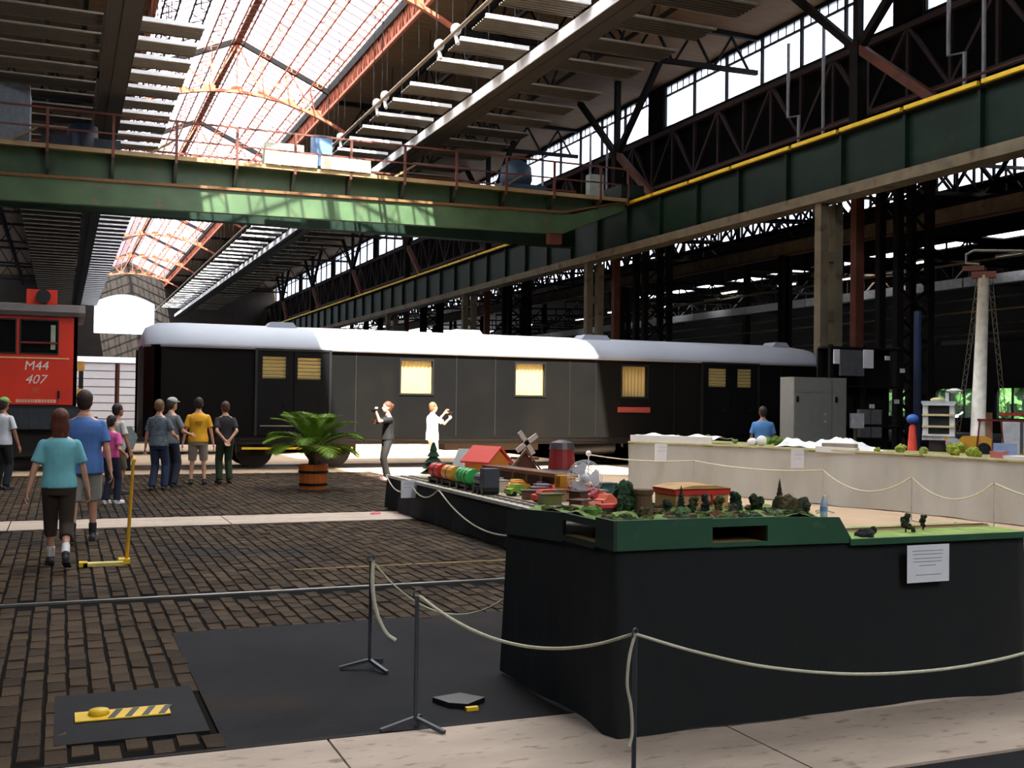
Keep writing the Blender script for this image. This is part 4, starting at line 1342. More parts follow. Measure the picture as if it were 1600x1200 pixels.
# woman photographing, facing toward the locomotive end
person('woman in a black tee and dark trousers raising a camera to her face', (6.62, 23.05, 0), PI / 2 + 0.1, 1.70, cloth('black_tee2', (18, 17, 18)), cloth('charcoal', (38, 34, 33)), (104, 58, 40),
       ((-0.05, 0.30, 1.52), (0.06, 0.29, 1.50)), ((-0.09, 0.05, 0), (0.1, -0.06, 0)), 'long', (200, 150, 150), hair='bun', poles=((-0.8, 0.3, -1), (0.7, 0.3, -1)), palm=((0.3, -1, 0), (-0.3, -1, 0)), girth=0.95, hem=0.9)
handheld_camera('small dark camera held up by the woman in the black tee', (6.32, 23.02, 1.52), PI / 2)
# man photographing the coach, facing along it
person('man in a bright white shirt and pale shorts lifting a camera beside the coach', (8.62, 26.0, 0), -PI / 2 + 0.15, 1.70, cloth('bright_white', (236, 234, 236)), cloth('cream_shorts', (214, 208, 200)), (140, 92, 60),
       ((-0.10, 0.40, 1.48), (0.10, 0.44, 1.34)), ((-0.1, 0.06, 0), (0.1, -0.08, 0)), 'shorts', (226, 224, 224), poles=((-0.5, 0, -1), (0.5, 0, -1)), sleeve=0.5, hem=0.78, girth=1.08, sock=cloth('white', (230, 228, 226)))
handheld_camera('small camera in the raised hands of the white-shirted man', (9.12, 26.1, 1.45), -PI / 2)
person('man in a blue tee seen from behind beyond the grey-draped table', (14.05, 19.7, 0), -0.5, 1.70, cloth('blue2', (84, 136, 196)), cloth('dark_jeans', (40, 44, 56)), (52, 34, 28),
       ((-0.28, 0.08, 0.84), (0.28, 0.1, 0.84)), girth=1.12, skin=SKIN2)

# ---------------------------------------------------------------- palm in an orange tub
pa = thing('potted_palm', 'bushy green palm in a round orange tub with dark hoops', 'potted palm', (4.54, 20.95, 0))
PXc, PYc = 4.54, 20.95
n = 18
TUB = mat('orange_tub', (206, 108, 40), 0.6, 0, 0.12, 5, rnd=0.12)
for i in range(n):
    a0, a1 = 2 * PI * i / n + 0.012, 2 * PI * (i + 1) / n - 0.012
    vs_ = []
    for (r, z) in ((0.255, 0.0), (0.285, 0.48)):
        for rr in (r, r - 0.03):
            for a in (a0, a1):
                vs_.append((PXc + rr * math.cos(a), PYc + rr * math.sin(a), z))
    part('stave', MB().add(vs_, [(0, 1, 5, 4), (3, 2, 6, 7), (4, 5, 7, 6), (1, 0, 2, 3), (0, 4, 6, 2), (5, 1, 3, 7)]), TUB, pa)
for z in (0.10, 0.34):
    r = 0.255 + 0.03 * z / 0.48
    part('hoop', MB().lathe([(r + 0.002, z - 0.025), (r + 0.012, z - 0.025), (r + 0.015, z + 0.025), (r + 0.003, z + 0.025)], (PXc, PYc, 0), 28), BLACK, pa)
part('soil', MB().lathe([(0.2, 0.38), (0.23, 0.40)], (PXc, PYc, 0), 20), mat('dark_soil', (40, 30, 24), 0.9), pa)
part('trunk', MB().lathe([(0.07, 0.38), (0.10, 0.5), (0.09, 0.62), (0.05, 0.74)], (PXc, PYc, 0), 12), mat('palm_trunk', (84, 66, 40), 0.9, 0, 0.3, 20, 0.8, 30), pa)
LEAF = mat('palm_leaf', (116, 150, 42), 0.5, 0, 0.25, 8, rnd=0.25)
specs = []
for i in range(24):
    az = 2 * PI * i / 24 * 1.0 + random.uniform(-0.15, 0.15)
    el = (1.2, 0.85, 0.5, 1.4)[i % 4] + random.uniform(-0.1, 0.1)
    specs.append((az, el, (1.05, 1.1, 1.0, 0.95)[i % 4] * random.uniform(0.92, 1.08)))
for az, el, L in specs:
    m = MB()
    d = Vector((math.cos(az), math.sin(az), 0))
    pts = []
    p = Vector((PXc, PYc, 0.70))
    ang = el
    for s_ in range(11):
        pts.append(p.copy())
        p = p + (d * math.cos(ang) + Vector((0, 0, math.sin(ang)))) * (L / 10)
        ang -= 0.09 + 0.028 * s_ * (0.6 if el > 1 else 1) * 0.5
    m.pipe(pts, [0.014 - 0.001 * s_ for s_ in range(11)], 5)
    for s_ in range(2, 11):
        for h2 in (0, 0.25, 0.5, 0.75):
            if s_ == 10 and h2: continue
            c = pts[s_].lerp(pts[min(s_ + 1, 10)], h2)
            t = ((s_ + h2) - 2) / 8
            ll = 0.34 * (math.sin(PI * (0.18 + 0.78 * min(t, 1))) + 0.12)
            fw = (pts[min(s_ + 1, 10)] - pts[s_ - 1]).normalized()
            for sg in (-1, 1):
                sd = d.cross(Vector((0, 0, 1))) * sg
                tip = c + (sd * 0.75 + fw * 0.7 + Vector((0, 0, -0.12))).normalized() * ll
                md_ = c.lerp(tip, 0.5) + Vector((0, 0, 0.02))
                wv = fw * 0.012
                m.add([c - wv * 0.5, c + wv * 0.5, md_ + wv, tip, md_ - wv], [(0, 1, 2, 3, 4)])
    part('frond', m, LEAF, pa)

# ---------------------------------------------------------------- yellow marker post with floor bar
yp = thing('marker_post', 'tall thin yellow marker post with a yellow bar at its foot on the bricks', 'post', (0.66, 11.95, 0))
part('shaft', MB().tube((0.66, 11.95, 0.0), (0.71, 12.0, 1.05), 0.019, 0.016), mat('ochre_yellow', (216, 160, 30), 0.5), yp)
part('cap', MB().sph((0.712, 12.0, 1.06), 0.026, 10, 8), YELLOW, yp)
part('floor_bar', MB().box(0.24, 0.62, 11.78, 11.9, 0.0, 0.035), mat('pale_yellow', (222, 206, 120), 0.6), yp)
part('bar_end', MB().box(0.2, 0.28, 11.78, 11.92, 0, 0.045), YELLOW, yp)
part('bar_end', MB().box(0.58, 0.69, 11.88, 12.04, 0, 0.05), YELLOW, yp)
# ---------------------------------------------------------------- draped exhibition tables
DR_BLK = mat('black_drape', (17, 21, 23), 0.9, 0, 0.15, 3.0, 0.35, 9, stretch=(1, 1, 0.6))
DR_GRY = mat('grey_drape', (186, 184, 174), 0.9, 0, 0.1, 2.5, 0.3, 6, stretch=(1, 1, 0.4))
def drape(pts, z0, z1, wav=0.02, seg=0.06, thick=0.01, flare=0.03):
    """hanging cloth along a polyline of (x, y); ripples grow towards the hem"""
    line = []
    tot = 0
    for (a, b) in zip(pts, pts[1:]):
        a, b = Vector((*a, 0)), Vector((*b, 0))
        L = (b - a).length
        n = max(2, int(L / seg))
        d = (b - a).normalized()
        nr = Vector((d.y, -d.x, 0))
        for i in range(n + (1 if b == Vector((*pts[-1], 0)) else 0)):
            line.append((a.lerp(b, i / n), nr, tot + L * i / n))
        tot += L
    rows_ = [0, 0.04, 0.12, 0.3, 0.5, 0.7, 0.85, 0.95, 1.0]
    m = MB()
    n = len(line)
    ph = random.uniform(0, 6)
    for side in (0, 1):
        for r in rows_:
            for p, nr, u in line:
                t = 1 - r
                w = wav * t * (math.sin(u * 7.3 + ph) * 0.5 + math.sin(u * 3.1 + ph * 2 + t) * 0.6 + math.sin(u * 17 + ph) * 0.15)
                q = p + nr * (w + flare * t - side * thick)
                m.v.append((q.x, q.y, z0 + (z1 - z0) * r + (0.006 * math.sin(u * 5 + ph) if r == 0 else 0)))
    R_ = len(rows_)
    for side in (0, 1):
        o = side * R_ * n
        for j in range(R_ - 1):
            for i in range(n - 1):
                q = (o + j * n + i, o + j * n + i + 1, o + (j + 1) * n + i + 1, o + (j + 1) * n + i)
                m.f.append(q if side == 0 else tuple(reversed(q)))
    return m
GRASS = mat('model_grass', (112, 140, 62), 0.9, 0, 0.35, 14, 0.8, 40)
GBOARD = mat('green_fascia', (36, 84, 58), 0.6, 0, 0.18, 2.5, dirt=((70, 104, 84), 6, 0.64))
TOPM = mat('table_board', (110, 96, 76), 0.8)
# ---- front table
ft = thing('layout_table', 'model railway table with black drape and green hill fascia', 'table', (4.0, 5.6, 0))
part('drape', drape([(2.64, 6.42), (2.64, 4.95), (5.44, 4.95), (5.44, 5.5)], 0.012, 0.96, 0.022), DR_BLK, ft, True)
part('tabletop', MB().box(2.68, 5.40, 4.99, 5.46, 0.90, 0.94).box(2.68, 4.12, 5.46, 6.38, 0.90, 0.94), TOPM, ft)
for x, y in ((2.75, 5.06), (5.32, 5.06), (2.75, 6.3), (4.0, 6.3)):
    part('leg', MB().box(x - 0.025, x + 0.025, y - 0.025, y + 0.025, 0, 0.9), STEEL_DK, ft)
# fascia front with tunnel mouth
fb = MB()
fy0, fy1 = 4.925, 4.945
fb.box(2.63, 3.20, fy0, fy1, 0.955, 1.11)
fb.box(3.20, 3.55, fy0, fy1, 1.06, 1.105); fb.box(3.20, 3.55, fy0, fy1, 0.952, 0.975)
fb.prism([(3.55, 0.95), (4.13, 0.945), (4.03, 1.09), (3.55, 1.105)], 1, fy0, fy1)
part('front_fascia', fb, GBOARD, ft)
part('tunnel_floor', MB().box(3.2, 3.55, 4.945, 5.3, 0.955, 0.972), mat('tan_board', (168, 136, 84), 0.8), ft)
part('tunnel_back', MB().box(3.15, 3.6, 5.3, 5.32, 0.95, 1.1).box(3.18, 3.2, 4.945, 5.3, 0.95, 1.1).box(3.55, 3.57, 4.945, 5.3, 0.95, 1.1), mat('tunnel_brown', (60, 40, 26), 0.9), ft)
sf = MB()
sx0, sx1 = 2.61, 2.63
sf.box(sx0, sx1, 4.925, 5.13, 0.955, 1.11)
sf.box(sx0, sx1, 5.13, 5.53, 1.055, 1.095); sf.box(sx0, sx1, 5.13, 5.53, 0.94, 0.97)
sf.prism([(5.53, 0.93), (6.36, 0.88), (6.36, 1.03), (6.1, 1.06), (5.53, 1.095)], 0, sx0, sx1)
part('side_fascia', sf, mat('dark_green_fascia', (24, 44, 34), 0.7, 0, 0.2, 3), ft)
part('side_sill', MB().box(2.63, 2.9, 5.13, 5.53, 0.95, 0.972), mat('tan_board', (168, 136, 84)), ft)
# hill top surface
gx, gy = 30, 30
m = MB()
def hz(x, y):
    base = 1.095 - 0.07 * max(0, (y - 5.5)) - 0.08 * max(0, x - 3.95)
    return base + 0.012 * math.sin(x * 9 + y * 5) + 0.012 * math.sin(x * 21 - y * 17) + random.uniform(-.004, .004)
for j in range(gy + 1):
    for i in range(gx + 1):
        x, y = 2.632 + 1.43 * i / gx, 4.945 + 1.42 * j / gy
        m.v.append((x, y, hz(x, y)))
for j in range(gy):
    for i in range(gx):
        a = j * (gx + 1) + i
        m.f.append((a, a + 1, a + gx + 2, a + gx + 1))
part('hill_surface', m, GRASS, ft, True)
for (nm, rgb, cnt) in (('olive', (84, 100, 46), 90), ('dark', (50, 66, 36), 70), ('brown', (92, 72, 44), 40)):
    m = MB()
    for q in range(cnt):
        x, y = random.uniform(2.68, 3.95), random.choice((random.uniform(4.97, 5.2), random.uniform(5.0, 6.2)))
        r = random.uniform(0.012, 0.034)
        m.sph((x, y, 1.09 - 0.07 * max(0, y - 5.5) + r * 0.2), (r * 1.4, r * 1.2, r * 0.8), 6, 4, jit=0.35)
    part('ground_cover_foliage', m, mat('cover_' + nm, rgb, 0.95, 0, 0.4, 30), ft, kind='stuff')
part('lower_board', MB().box(4.1, 5.46, 4.93, 5.44, 0.945, 0.965), mat('model_grass_pale', (150, 176, 92), 0.9, 0, 0.25, 10, 0.6, 40), ft)
part('lower_fascia', MB().box(4.1, 5.46, 4.915, 4.93, 0.93, 0.966), GBOARD, ft)
mt = MB()
for yy_ in (5.25, 5.282):
    mt.box(4.15, 5.46, yy_, yy_ + 0.004, 0.972, 0.978)
part('model_rail', mt, mat('brown_rail', (120, 84, 66), 0.6), ft)
part('ballast', MB().box(4.15, 5.46, 5.235, 5.30, 0.965, 0.972), mat('ballast_tan', (176, 140, 116), 0.9), ft)
# paper notice
def notice(label, x0, x1, y, z0, z1, tilt, lines, axis='y', mt=None):
    t = thing('paper_notice', label, 'notice', ((x0 + x1) / 2, y, z0), 0)
    hw, hh = (x1 - x0) / 2, z1 - z0
    part('sheet', MB().box(-hw, hw, -0.003, 0.0, 0, hh), mat('white_paper', (232, 234, 240), 0.7, 0, 0.03), t, local=True)
    for a, b, z in lines:
        part('print_line', MB().box(-hw + a * 2 * hw, -hw + b * 2 * hw, -0.0042, -0.003, z * hh - 0.0022, z * hh + 0.0022), mat('grey_print', (150, 152, 168), 0.8), t, local=True)
    t.rotation_euler = (0, 0, tilt)
    return t
notice('white paper notice with centred printed lines pinned to the black drape', 4.48, 4.79, 4.89, 0.705, 0.92, 0.0,
       [(0.12, 0.85, 0.84), (0.14, 0.84, 0.75), (0.15, 0.82, 0.64), (0.14, 0.82, 0.55), (0.28, 0.68, 0.45), (0.2, 0.8, 0.2)])
# ---- model trees, buildings on the hill
TRUNK = mat('model_trunk', (70, 52, 34), 0.9)
def mtree(name, label, x, y, z, h, r, rgb, kind, group='model trees on the hill'):
    t = thing(name, label, 'model tree', (x, y, z), 0, group)
    part('trunk', MB().tube((0, 0, -0.01), (0, 0, h * 0.4), 0.006, 0.004, 6), TRUNK, t, local=True)
    m = MB()
    fm = mat('flock_%d_%d_%d' % rgb, rgb, 0.95, 0, 0.4, 30, 0.8, 60)
    if kind == 'conifer':
        for q in range(6):
            zz = h * (0.15 + 0.8 * q / 6)
            rr = r * (1 - q / 6.5)
            m.lathe([(rr * 0.4, zz), (rr, zz + h * 0.02), (rr * 0.35, zz + h * 0.2), (0.002, zz + h * 0.24)], (0, 0, 0), 9)
    elif kind == 'tall':
        for q in range(16):
            m.sph((random.uniform(-r, r) * 0.55, random.uniform(-r, r) * 0.55, h * random.uniform(0.25, 0.9)), r * random.uniform(0.35, 0.6), 7, 5, jit=0.25)
    else:
        for q in range(14):
            a = random.uniform(0, 2 * PI)
            d = random.uniform(0, 0.7) * r
            m.sph((d * math.cos(a), d * math.sin(a), h * random.uniform(0.25, 0.75)), r * random.uniform(0.3, 0.55), 7, 5, jit=0.25)
    part('foliage', m, fm, t, local=True)
    return t
T1 = [
    ('model_tree', 'tallest dark green model tree on the hill beside the brown tower', 3.00, 5.50, 0.17, 0.06, (44, 78, 48), 'tall'),
    ('model_tree', 'dark model conifer in front of the model station wall', 3.27, 5.36, 0.135, 0.03, (30, 48, 30), 'conifer'),
    ('model_tree', 'olive model tree touching the dark conifer by the station', 3.31, 5.30, 0.11, 0.028, (58, 68, 30), 'tall'),
    ('model_tree', 'grey-green model tree below the red station band', 3.405, 5.33, 0.11, 0.026, (40, 48, 44), 'tall'),
    ('model_tree', 'brownish model tree beside the grey-green one', 3.45, 5.25, 0.095, 0.026, (70, 74, 34), 'tall'),
    ('model_tree', 'dark model tree standing alone at the station corner', 3.575, 5.28, 0.12, 0.032, (28, 50, 34), 'tall'),
    ('model_bush', 'low dark model bush beside the lone tree', 3.53, 5.22, 0.07, 0.03, (50, 58, 36), 'bush'),
    ('model_tree', 'rounded dark model tree between station and brown thicket', 3.71, 5.26, 0.095, 0.034, (40, 54, 34), 'tall'),
    ('model_bush', 'large brown model thicket near the sloping hill end', 3.88, 5.24, 0.115, 0.075, (74, 66, 34), 'bush'),
    ('model_bush', 'dark green model bush at the edge of the brown thicket', 3.965, 5.2, 0.10, 0.05, (48, 56, 30), 'bush'),
    ('model_tree', 'spindly dark model tree rising over the brown thicket', 3.93, 5.34, 0.16, 0.03, (34, 38, 26), 'conifer'),
    ('model_bush', 'pale green model bush in front of the brown tower', 3.13, 5.12, 0.05, 0.05, (96, 124, 72), 'bush'),
    ('model_tree', 'small dark model tree beside the red wagon', 2.93, 5.42, 0.11, 0.03, (44, 64, 38), 'tall'),
    ('model_bush', 'brown model bush under the tallest model tree', 2.93, 5.18, 0.07, 0.035, (80, 70, 40), 'bush'),
    ('model_bush', 'grey-green model bush by the dark tunnel wall', 3.22, 5.44, 0.08, 0.03, (44, 60, 42), 'bush'),
    ('model_bush', 'pale sage model bush at the fascia edge', 3.68, 5.05, 0.04, 0.04, (120, 132, 96), 'bush'),
    ('model_bush', 'russet model bush at the fascia edge', 3.30, 5.06, 0.04, 0.04, (120, 78, 44), 'bush'),
    ('model_bush', 'bright green model bush on the hill corner', 2.72, 5.4, 0.045, 0.05, (92, 124, 60), 'bush'),
]
for n_, lb, x, y, h, r, rgb, kd in T1:
    mtree(n_, lb, x, y, 1.075, h * 1.2, r * 1.25, rgb, kd)
for n_, lb, x, y, h, r, rgb, kd in [
    ('model_tree', 'taller of two slim model trees on the low board', 4.68, 5.12, 0.115, 0.03, (52, 58, 30), 'tall'),
    ('model_tree', 'shorter of two slim model trees on the low board', 4.86, 5.17, 0.095, 0.022, (48, 60, 32), 'tall'),
    ('model_bush', 'small dark model bush beside the low board track', 4.46, 5.14, 0.04, 0.03, (50, 52, 30), 'bush'),
    ('model_bush', 'dark model bush at the foot of the taller slim tree', 4.72, 5.10, 0.035, 0.02, (60, 64, 36), 'bush'),
    ('model_rock', 'dark model rock pile at the low board edge', 4.28, 5.0, 0.022, 0.06, (44, 48, 52), 'bush')]:
    mtree(n_, lb, x, y, 0.963, h, r, rgb, kd, 'models on the low board')
st = thing('model_station', 'tan model station with a red roof band and white clock', 'model building', (3.52, 5.62, 1.06))
part('walls', MB().box(3.32, 3.68, 5.50, 5.74, 1.05, 1.19), mat('model_tan_wall', (196, 142, 98), 0.8), st)
part('red_band', MB().box(3.31, 3.69, 5.49, 5.75, 1.18, 1.215), mat('model_red', (206, 46, 44), 0.6), st)
part('roof', MB().prism([(3.30, 1.215), (3.70, 1.215), (3.58, 1.235), (3.42, 1.235)], 1, 5.48, 5.76), mat('model_tan_roof', (206, 160, 104), 0.8), st)
part('clock', MB().prism([(3.355 + 0.022 * math.cos(i * PI / 10), 1.12 + 0.022 * math.sin(i * PI / 10)) for i in range(20)], 1, 5.485, 5.5), WHITE_P, st)
part('red_post', MB().box(3.56, 3.57, 5.485, 5.495, 1.12, 1.18), mat('model_red', (206, 46, 44)), st)
tw = thing('model_tower', 'round brown model tower among the trees at the hill corner', 'model building', (3.06, 5.42, 1.06))
part('drum', MB().lathe([(0.055, 0), (0.05, 0.13), (0.056, 0.14), (0.056, 0.15)], (3.06, 5.42, 1.06), 16), mat('model_brown', (104, 78, 56), 0.9), tw)
part('parapet', MB().lathe([(0.06, 0.15), (0.06, 0.165), (0.045, 0.165)], (3.06, 5.42, 1.06), 16), mat('model_brown', (104, 78, 56)), tw)
rw = thing('model_wagon', 'small red model wagon near the hill corner', 'model wagon', (2.86, 5.50, 1.085))
part('red_lid', MB().box(2.81, 2.92, 5.46, 5.53, 1.12, 1.14), mat('model_red2', (214, 66, 50), 0.6), rw)
part('wagon_box', MB().box(2.815, 2.915, 5.465, 5.525, 1.085, 1.12), mat('model_dark', (60, 40, 36), 0.7), rw)
for dx in (2.83, 2.90):
    part('wheel', MB().tube((dx, 5.46, 1.088), (dx, 5.53, 1.088), 0.01, n=8), BLACK, rw)
for k, (x, y, rgb, lb) in enumerate(((3.02, 5.75, (196, 70, 50), 'small red-roofed model hut behind the model tower'), (2.90, 5.72, (206, 110, 90), 'small salmon-roofed model hut near the fan'))):
    t = thing('model_hut', lb, 'model building', (x, y, 1.05), 0.3 * k)
    part('walls', MB().box(-0.04, 0.04, -0.03, 0.03, 0, 0.05), mat('model_tan_wall', (196, 142, 98)), t, local=True)
    part('roof', MB().prism([(-0.04, 0.05), (0.04, 0.05), (0, 0.085)], 0, -0.05, 0.05), mat('model_roof_%d' % k, rgb, 0.7), t, local=True)
bt = thing('water_bottle', 'clear water bottle with white cap standing on the hill end', 'bottle', (4.03, 5.06, 1.078))
part('bottle_body', MB().lathe([(0.020, 0), (0.022, 0.01), (0.019, 0.03), (0.022, 0.05), (0.019, 0.065), (0.021, 0.08), (0.009, 0.105), (0.009, 0.112)], (4.03, 5.06, 1.078), 14), mat('bottle_plastic', (190, 208, 230), 0.2), bt, True)
part('cap', MB().lathe([(0.011, 0.112), (0.011, 0.125)], (4.03, 5.06, 1.078), 12), WHITE_P, bt)
part('wrapper', MB().lathe([(0.0225, 0.035), (0.0225, 0.06)], (4.03, 5.06, 1.078), 14), mat('pale_blue_label', (130, 160, 220), 0.5), bt)

# ---- low toy table
t2 = thing('toy_table', 'low black-draped table crowded with toys and a toy train', 'table', (6.0, 13.0, 0))
part('drape', drape([(4.86, 16.9), (4.88, 9.6), (6.8, 9.6)], 0.012, 0.52, 0.03), mat('black_drape_toys', (20, 20, 21), 0.9, 0, 0.15, 3), t2, True)
part('drape', drape([(7.1, 16.9), (4.86, 16.9)], 0.012, 0.52, 0.02), mat('black_drape_toys', (20, 20, 21)), t2, True)
part('tabletop', MB().box(4.86, 7.1, 9.6, 16.9, 0.49, 0.525), mat('toy_table_top', (170, 156, 130), 0.8, 0, 0.2, 2), t2)
part('edge_strip', MB().box(4.83, 4.87, 9.6, 16.92, 0.5, 0.54), mat('pale_edge', (190, 190, 176), 0.6), t2)
for x, y in ((5.0, 9.8), (5.0, 16.7), (6.9, 9.8), (6.9, 16.7)):
    part('leg', MB().box(x - 0.03, x + 0.03, y - 0.03, y + 0.03, 0, 0.49), STEEL_DK, t2)
for yy_ in (5.02, 5.16):
    part('toy_rail', MB().box(yy_, yy_ + 0.03, 9.8, 16.7, 0.525, 0.54), GALV, t2)
for k in range(36):
    part('sleeper', MB().box(4.98, 5.23, 9.9 + k * 0.19, 9.95 + k * 0.19, 0.524, 0.53), mat('grey_sleeper', (90, 90, 92), 0.8), t2)
ZT = 0.525
def toy(name, label, cat, x, y, rz=0.0, group=None):
    return thing(name, label, cat, (x, y, ZT), rz, group)
def carmat(rgb): return mat('toy_%d_%d_%d' % rgb, rgb, 0.4, 0, 0.05)
def barrel_car(label, y, rgb, two=False):
    t = toy('toy_tank_wagon', label, 'toy wagon', 5.11, y, 0, 'toy train on the table edge')
    part('chassis', MB().box(-0.09, 0.09, -0.26, 0.26, 0.05, 0.09), BLACK, t, local=True)
    for c in ((-0.13, 0.13) if two else (0,)):
        m = MB()
        n = 14
        L = 0.11 if two else 0.2
        m.prism([(0.11 * math.cos(2 * PI * i / n), 0.19 + 0.11 * math.sin(2 * PI * i / n)) for i in range(n)], 1, c - L, c + L)
        part('tank', m, carmat(rgb), t, local=True)
        part('tank_band', MB().prism([(0.114 * math.cos(2 * PI * i / n), 0.19 + 0.114 * math.sin(2 * PI * i / n)) for i in range(n)], 1, c - 0.012, c + 0.012), BLACK, t, local=True)
    for yy_ in (-0.17, 0.17):
        part('wheel', MB().tube((-0.1, yy_, 0.05), (0.1, yy_, 0.05), 0.045, n=12), BLACK, t, local=True)
    return t
barrel_car('red toy tank wagon at the front of the toy train', 15.05, (196, 40, 34))
barrel_car('yellow-orange toy tank wagon between the red and green ones', 14.48, (222, 150, 50))
barrel_car('bright green toy tank wagon with two drums', 13.85, (50, 176, 84), True)
lt = toy('toy_engine', 'small dark toy engine at the tail of the toy train', 'toy engine', 5.11, 13.2)
part('chassis', MB().box(-0.1, 0.1, -0.24, 0.24, 0.05, 0.1), BLACK, lt, local=True)
part('boiler', MB().prism([(0.09 * math.cos(2 * PI * i / 12), 0.18 + 0.09 * math.sin(2 * PI * i / 12)) for i in range(12)], 1, -0.05, 0.22), carmat((60, 64, 72)), lt, local=True)
part('cab', MB().box(-0.1, 0.1, -0.24, -0.06, 0.1, 0.34), carmat((66, 70, 84)), lt, local=True)
for yy_ in (-0.16, 0.0, 0.16):
    part('wheel', MB().tube((-0.11, yy_, 0.05), (0.11, yy_, 0.05), 0.05, n=12), BLACK, lt, local=True)
def house(label, x, y, rz, w, d, h, wall, roof, rh=0.2):
    t = toy('toy_house', label, 'toy house', x, y, rz)
    part('walls', MB().prism([(-w / 2, 0), (w / 2, 0), (w / 2, h), (0, h + rh * 0.9), (-w / 2, h)], 1, -d / 2, d / 2), carmat(wall), t, local=True)
    m = MB()
    m.beam((0, 0, 0), (1, 0, 0), 0, 0) if 0 else None
    for sg in (-1, 1):
        part('roof_slope', MB().prism([(0, h + rh), (sg * (w / 2 + 0.05), h - 0.03), (sg * (w / 2 + 0.05), h), (0, h + rh + 0.035)], 1, -d / 2 - 0.05, d / 2 + 0.05), carmat(roof), t, local=True)
    for q in (-0.22, 0.22):
        part('window', MB().box(-w * 0.3, w * 0.3, -d / 2 - 0.008, -d / 2, h * (0.45 + q * 0.9), h * (0.45 + q * 0.9) + 0.05), carmat((120, 60, 20)), t, local=True)
    return t
house('orange toy house with a red roof beside the toy train', 5.98, 15.4, 0.35, 0.40, 0.55, 0.30, (222, 142, 62), (222, 84, 72))
house('dark grey-roofed toy barn behind the orange house', 6.2, 16.3, 0.9, 0.6, 0.6, 0.16, (84, 74, 66), (110, 112, 108), 0.25)
house('brown steep-roofed toy hut beyond the orange house', 6.75, 15.7, -0.4, 0.45, 0.4, 0.12, (92, 58, 40), (86, 62, 50), 0.32)
gt = thing('toy_fir', 'dark green toy fir tree at the far corner of the toy table', 'toy tree', (5.38, 16.15, ZT))
part('trunk', MB().tube((0, 0, 0), (0, 0, 0.1), 0.03), TRUNK, gt, local=True)
m = MB()
for q in range(5):
    r_ = 0.22 * (1 - q / 5.6)
    m.lathe([(r_ * 0.4, 0.06 + q * 0.09), (r_, 0.07 + q * 0.09), (0.02, 0.2 + q * 0.09)], (0, 0, 0), 12)
part('foliage', m, mat('toy_fir_green', (22, 58, 34), 0.9, 0, 0.3, 20), gt, local=True)
bs = toy('toy_bandstand', 'red toy tower on a dark disc above yellow legs', 'toy tower', 7.0, 14.9)
part('base_disc', MB().lathe([(0.3, 0.14), (0.33, 0.17), (0.3, 0.2)], n=20), BLACK, bs, local=True)
part('drum', MB().lathe([(0.21, 0.2), (0.18, 0.5), (0.2, 0.5)], n=16), carmat((140, 40, 44)), bs, local=True)
part('crown', MB().lathe([(0.2, 0.5), (0.17, 0.6), (0.05, 0.64)], n=16), carmat((70, 60, 64)), bs, local=True)
for a in range(4):
    part('leg', MB().box(0.2 * math.cos(a * PI / 2 + .7) - 0.02, 0.2 * math.cos(a * PI / 2 + .7) + 0.02, 0.2 * math.sin(a * PI / 2 + .7) - 0.02, 0.2 * math.sin(a * PI / 2 + .7) + 0.02, 0, 0.14), carmat((220, 160, 50)), bs, local=True)
yc_ = toy('toy_crane', 'ochre toy loading crane frame beside the desk fan', 'toy crane', 5.72, 12.2, 0.2)
part('post', MB().box(-0.05, 0.02, -0.05, 0.05, 0, 0.28), carmat((206, 142, 44)), yc_, local=True)
part('head', MB().box(-0.05, 0.18, -0.06, 0.06, 0.16, 0.30), carmat((214, 150, 44)), yc_, local=True)
wm_ = toy('toy_windmill', 'brown toy windmill mast with pale sails', 'toy windmill', 6.95, 16.2)
part('mast', MB().box(-0.05, 0.05, -0.05, 0.05, 0, 0.6), carmat((150, 80, 40)), wm_, local=True)
part('platform', MB().box(-0.2, 0.2, -0.12, 0.12, 0.28, 0.32), carmat((132, 66, 40)), wm_, local=True)
for a in (0.6, 2.2, 3.8, 5.3):
    part('sail', MB().beam((0, -0.07, 0.55), (0.22 * math.cos(a), -0.07, 0.55 + 0.22 * math.sin(a)), 0.02, 0.08), carmat((200, 190, 180)), wm_, local=True)
br_ = toy('toy_bridge', 'brown wooden toy bridge along the middle of the toy table', 'toy bridge', 6.0, 13.9, 0.1)
part('deck', MB().box(-0.15, 0.15, -1.1, 1.1, 0.22, 0.27), carmat((104, 62, 40)), br_, local=True)
for q in range(6):
    part('pier', MB().box(-0.12, 0.12, -1.0 + q * 0.4 - 0.03, -1.0 + q * 0.4 + 0.03, 0, 0.22), carmat((88, 56, 40)), br_, local=True)
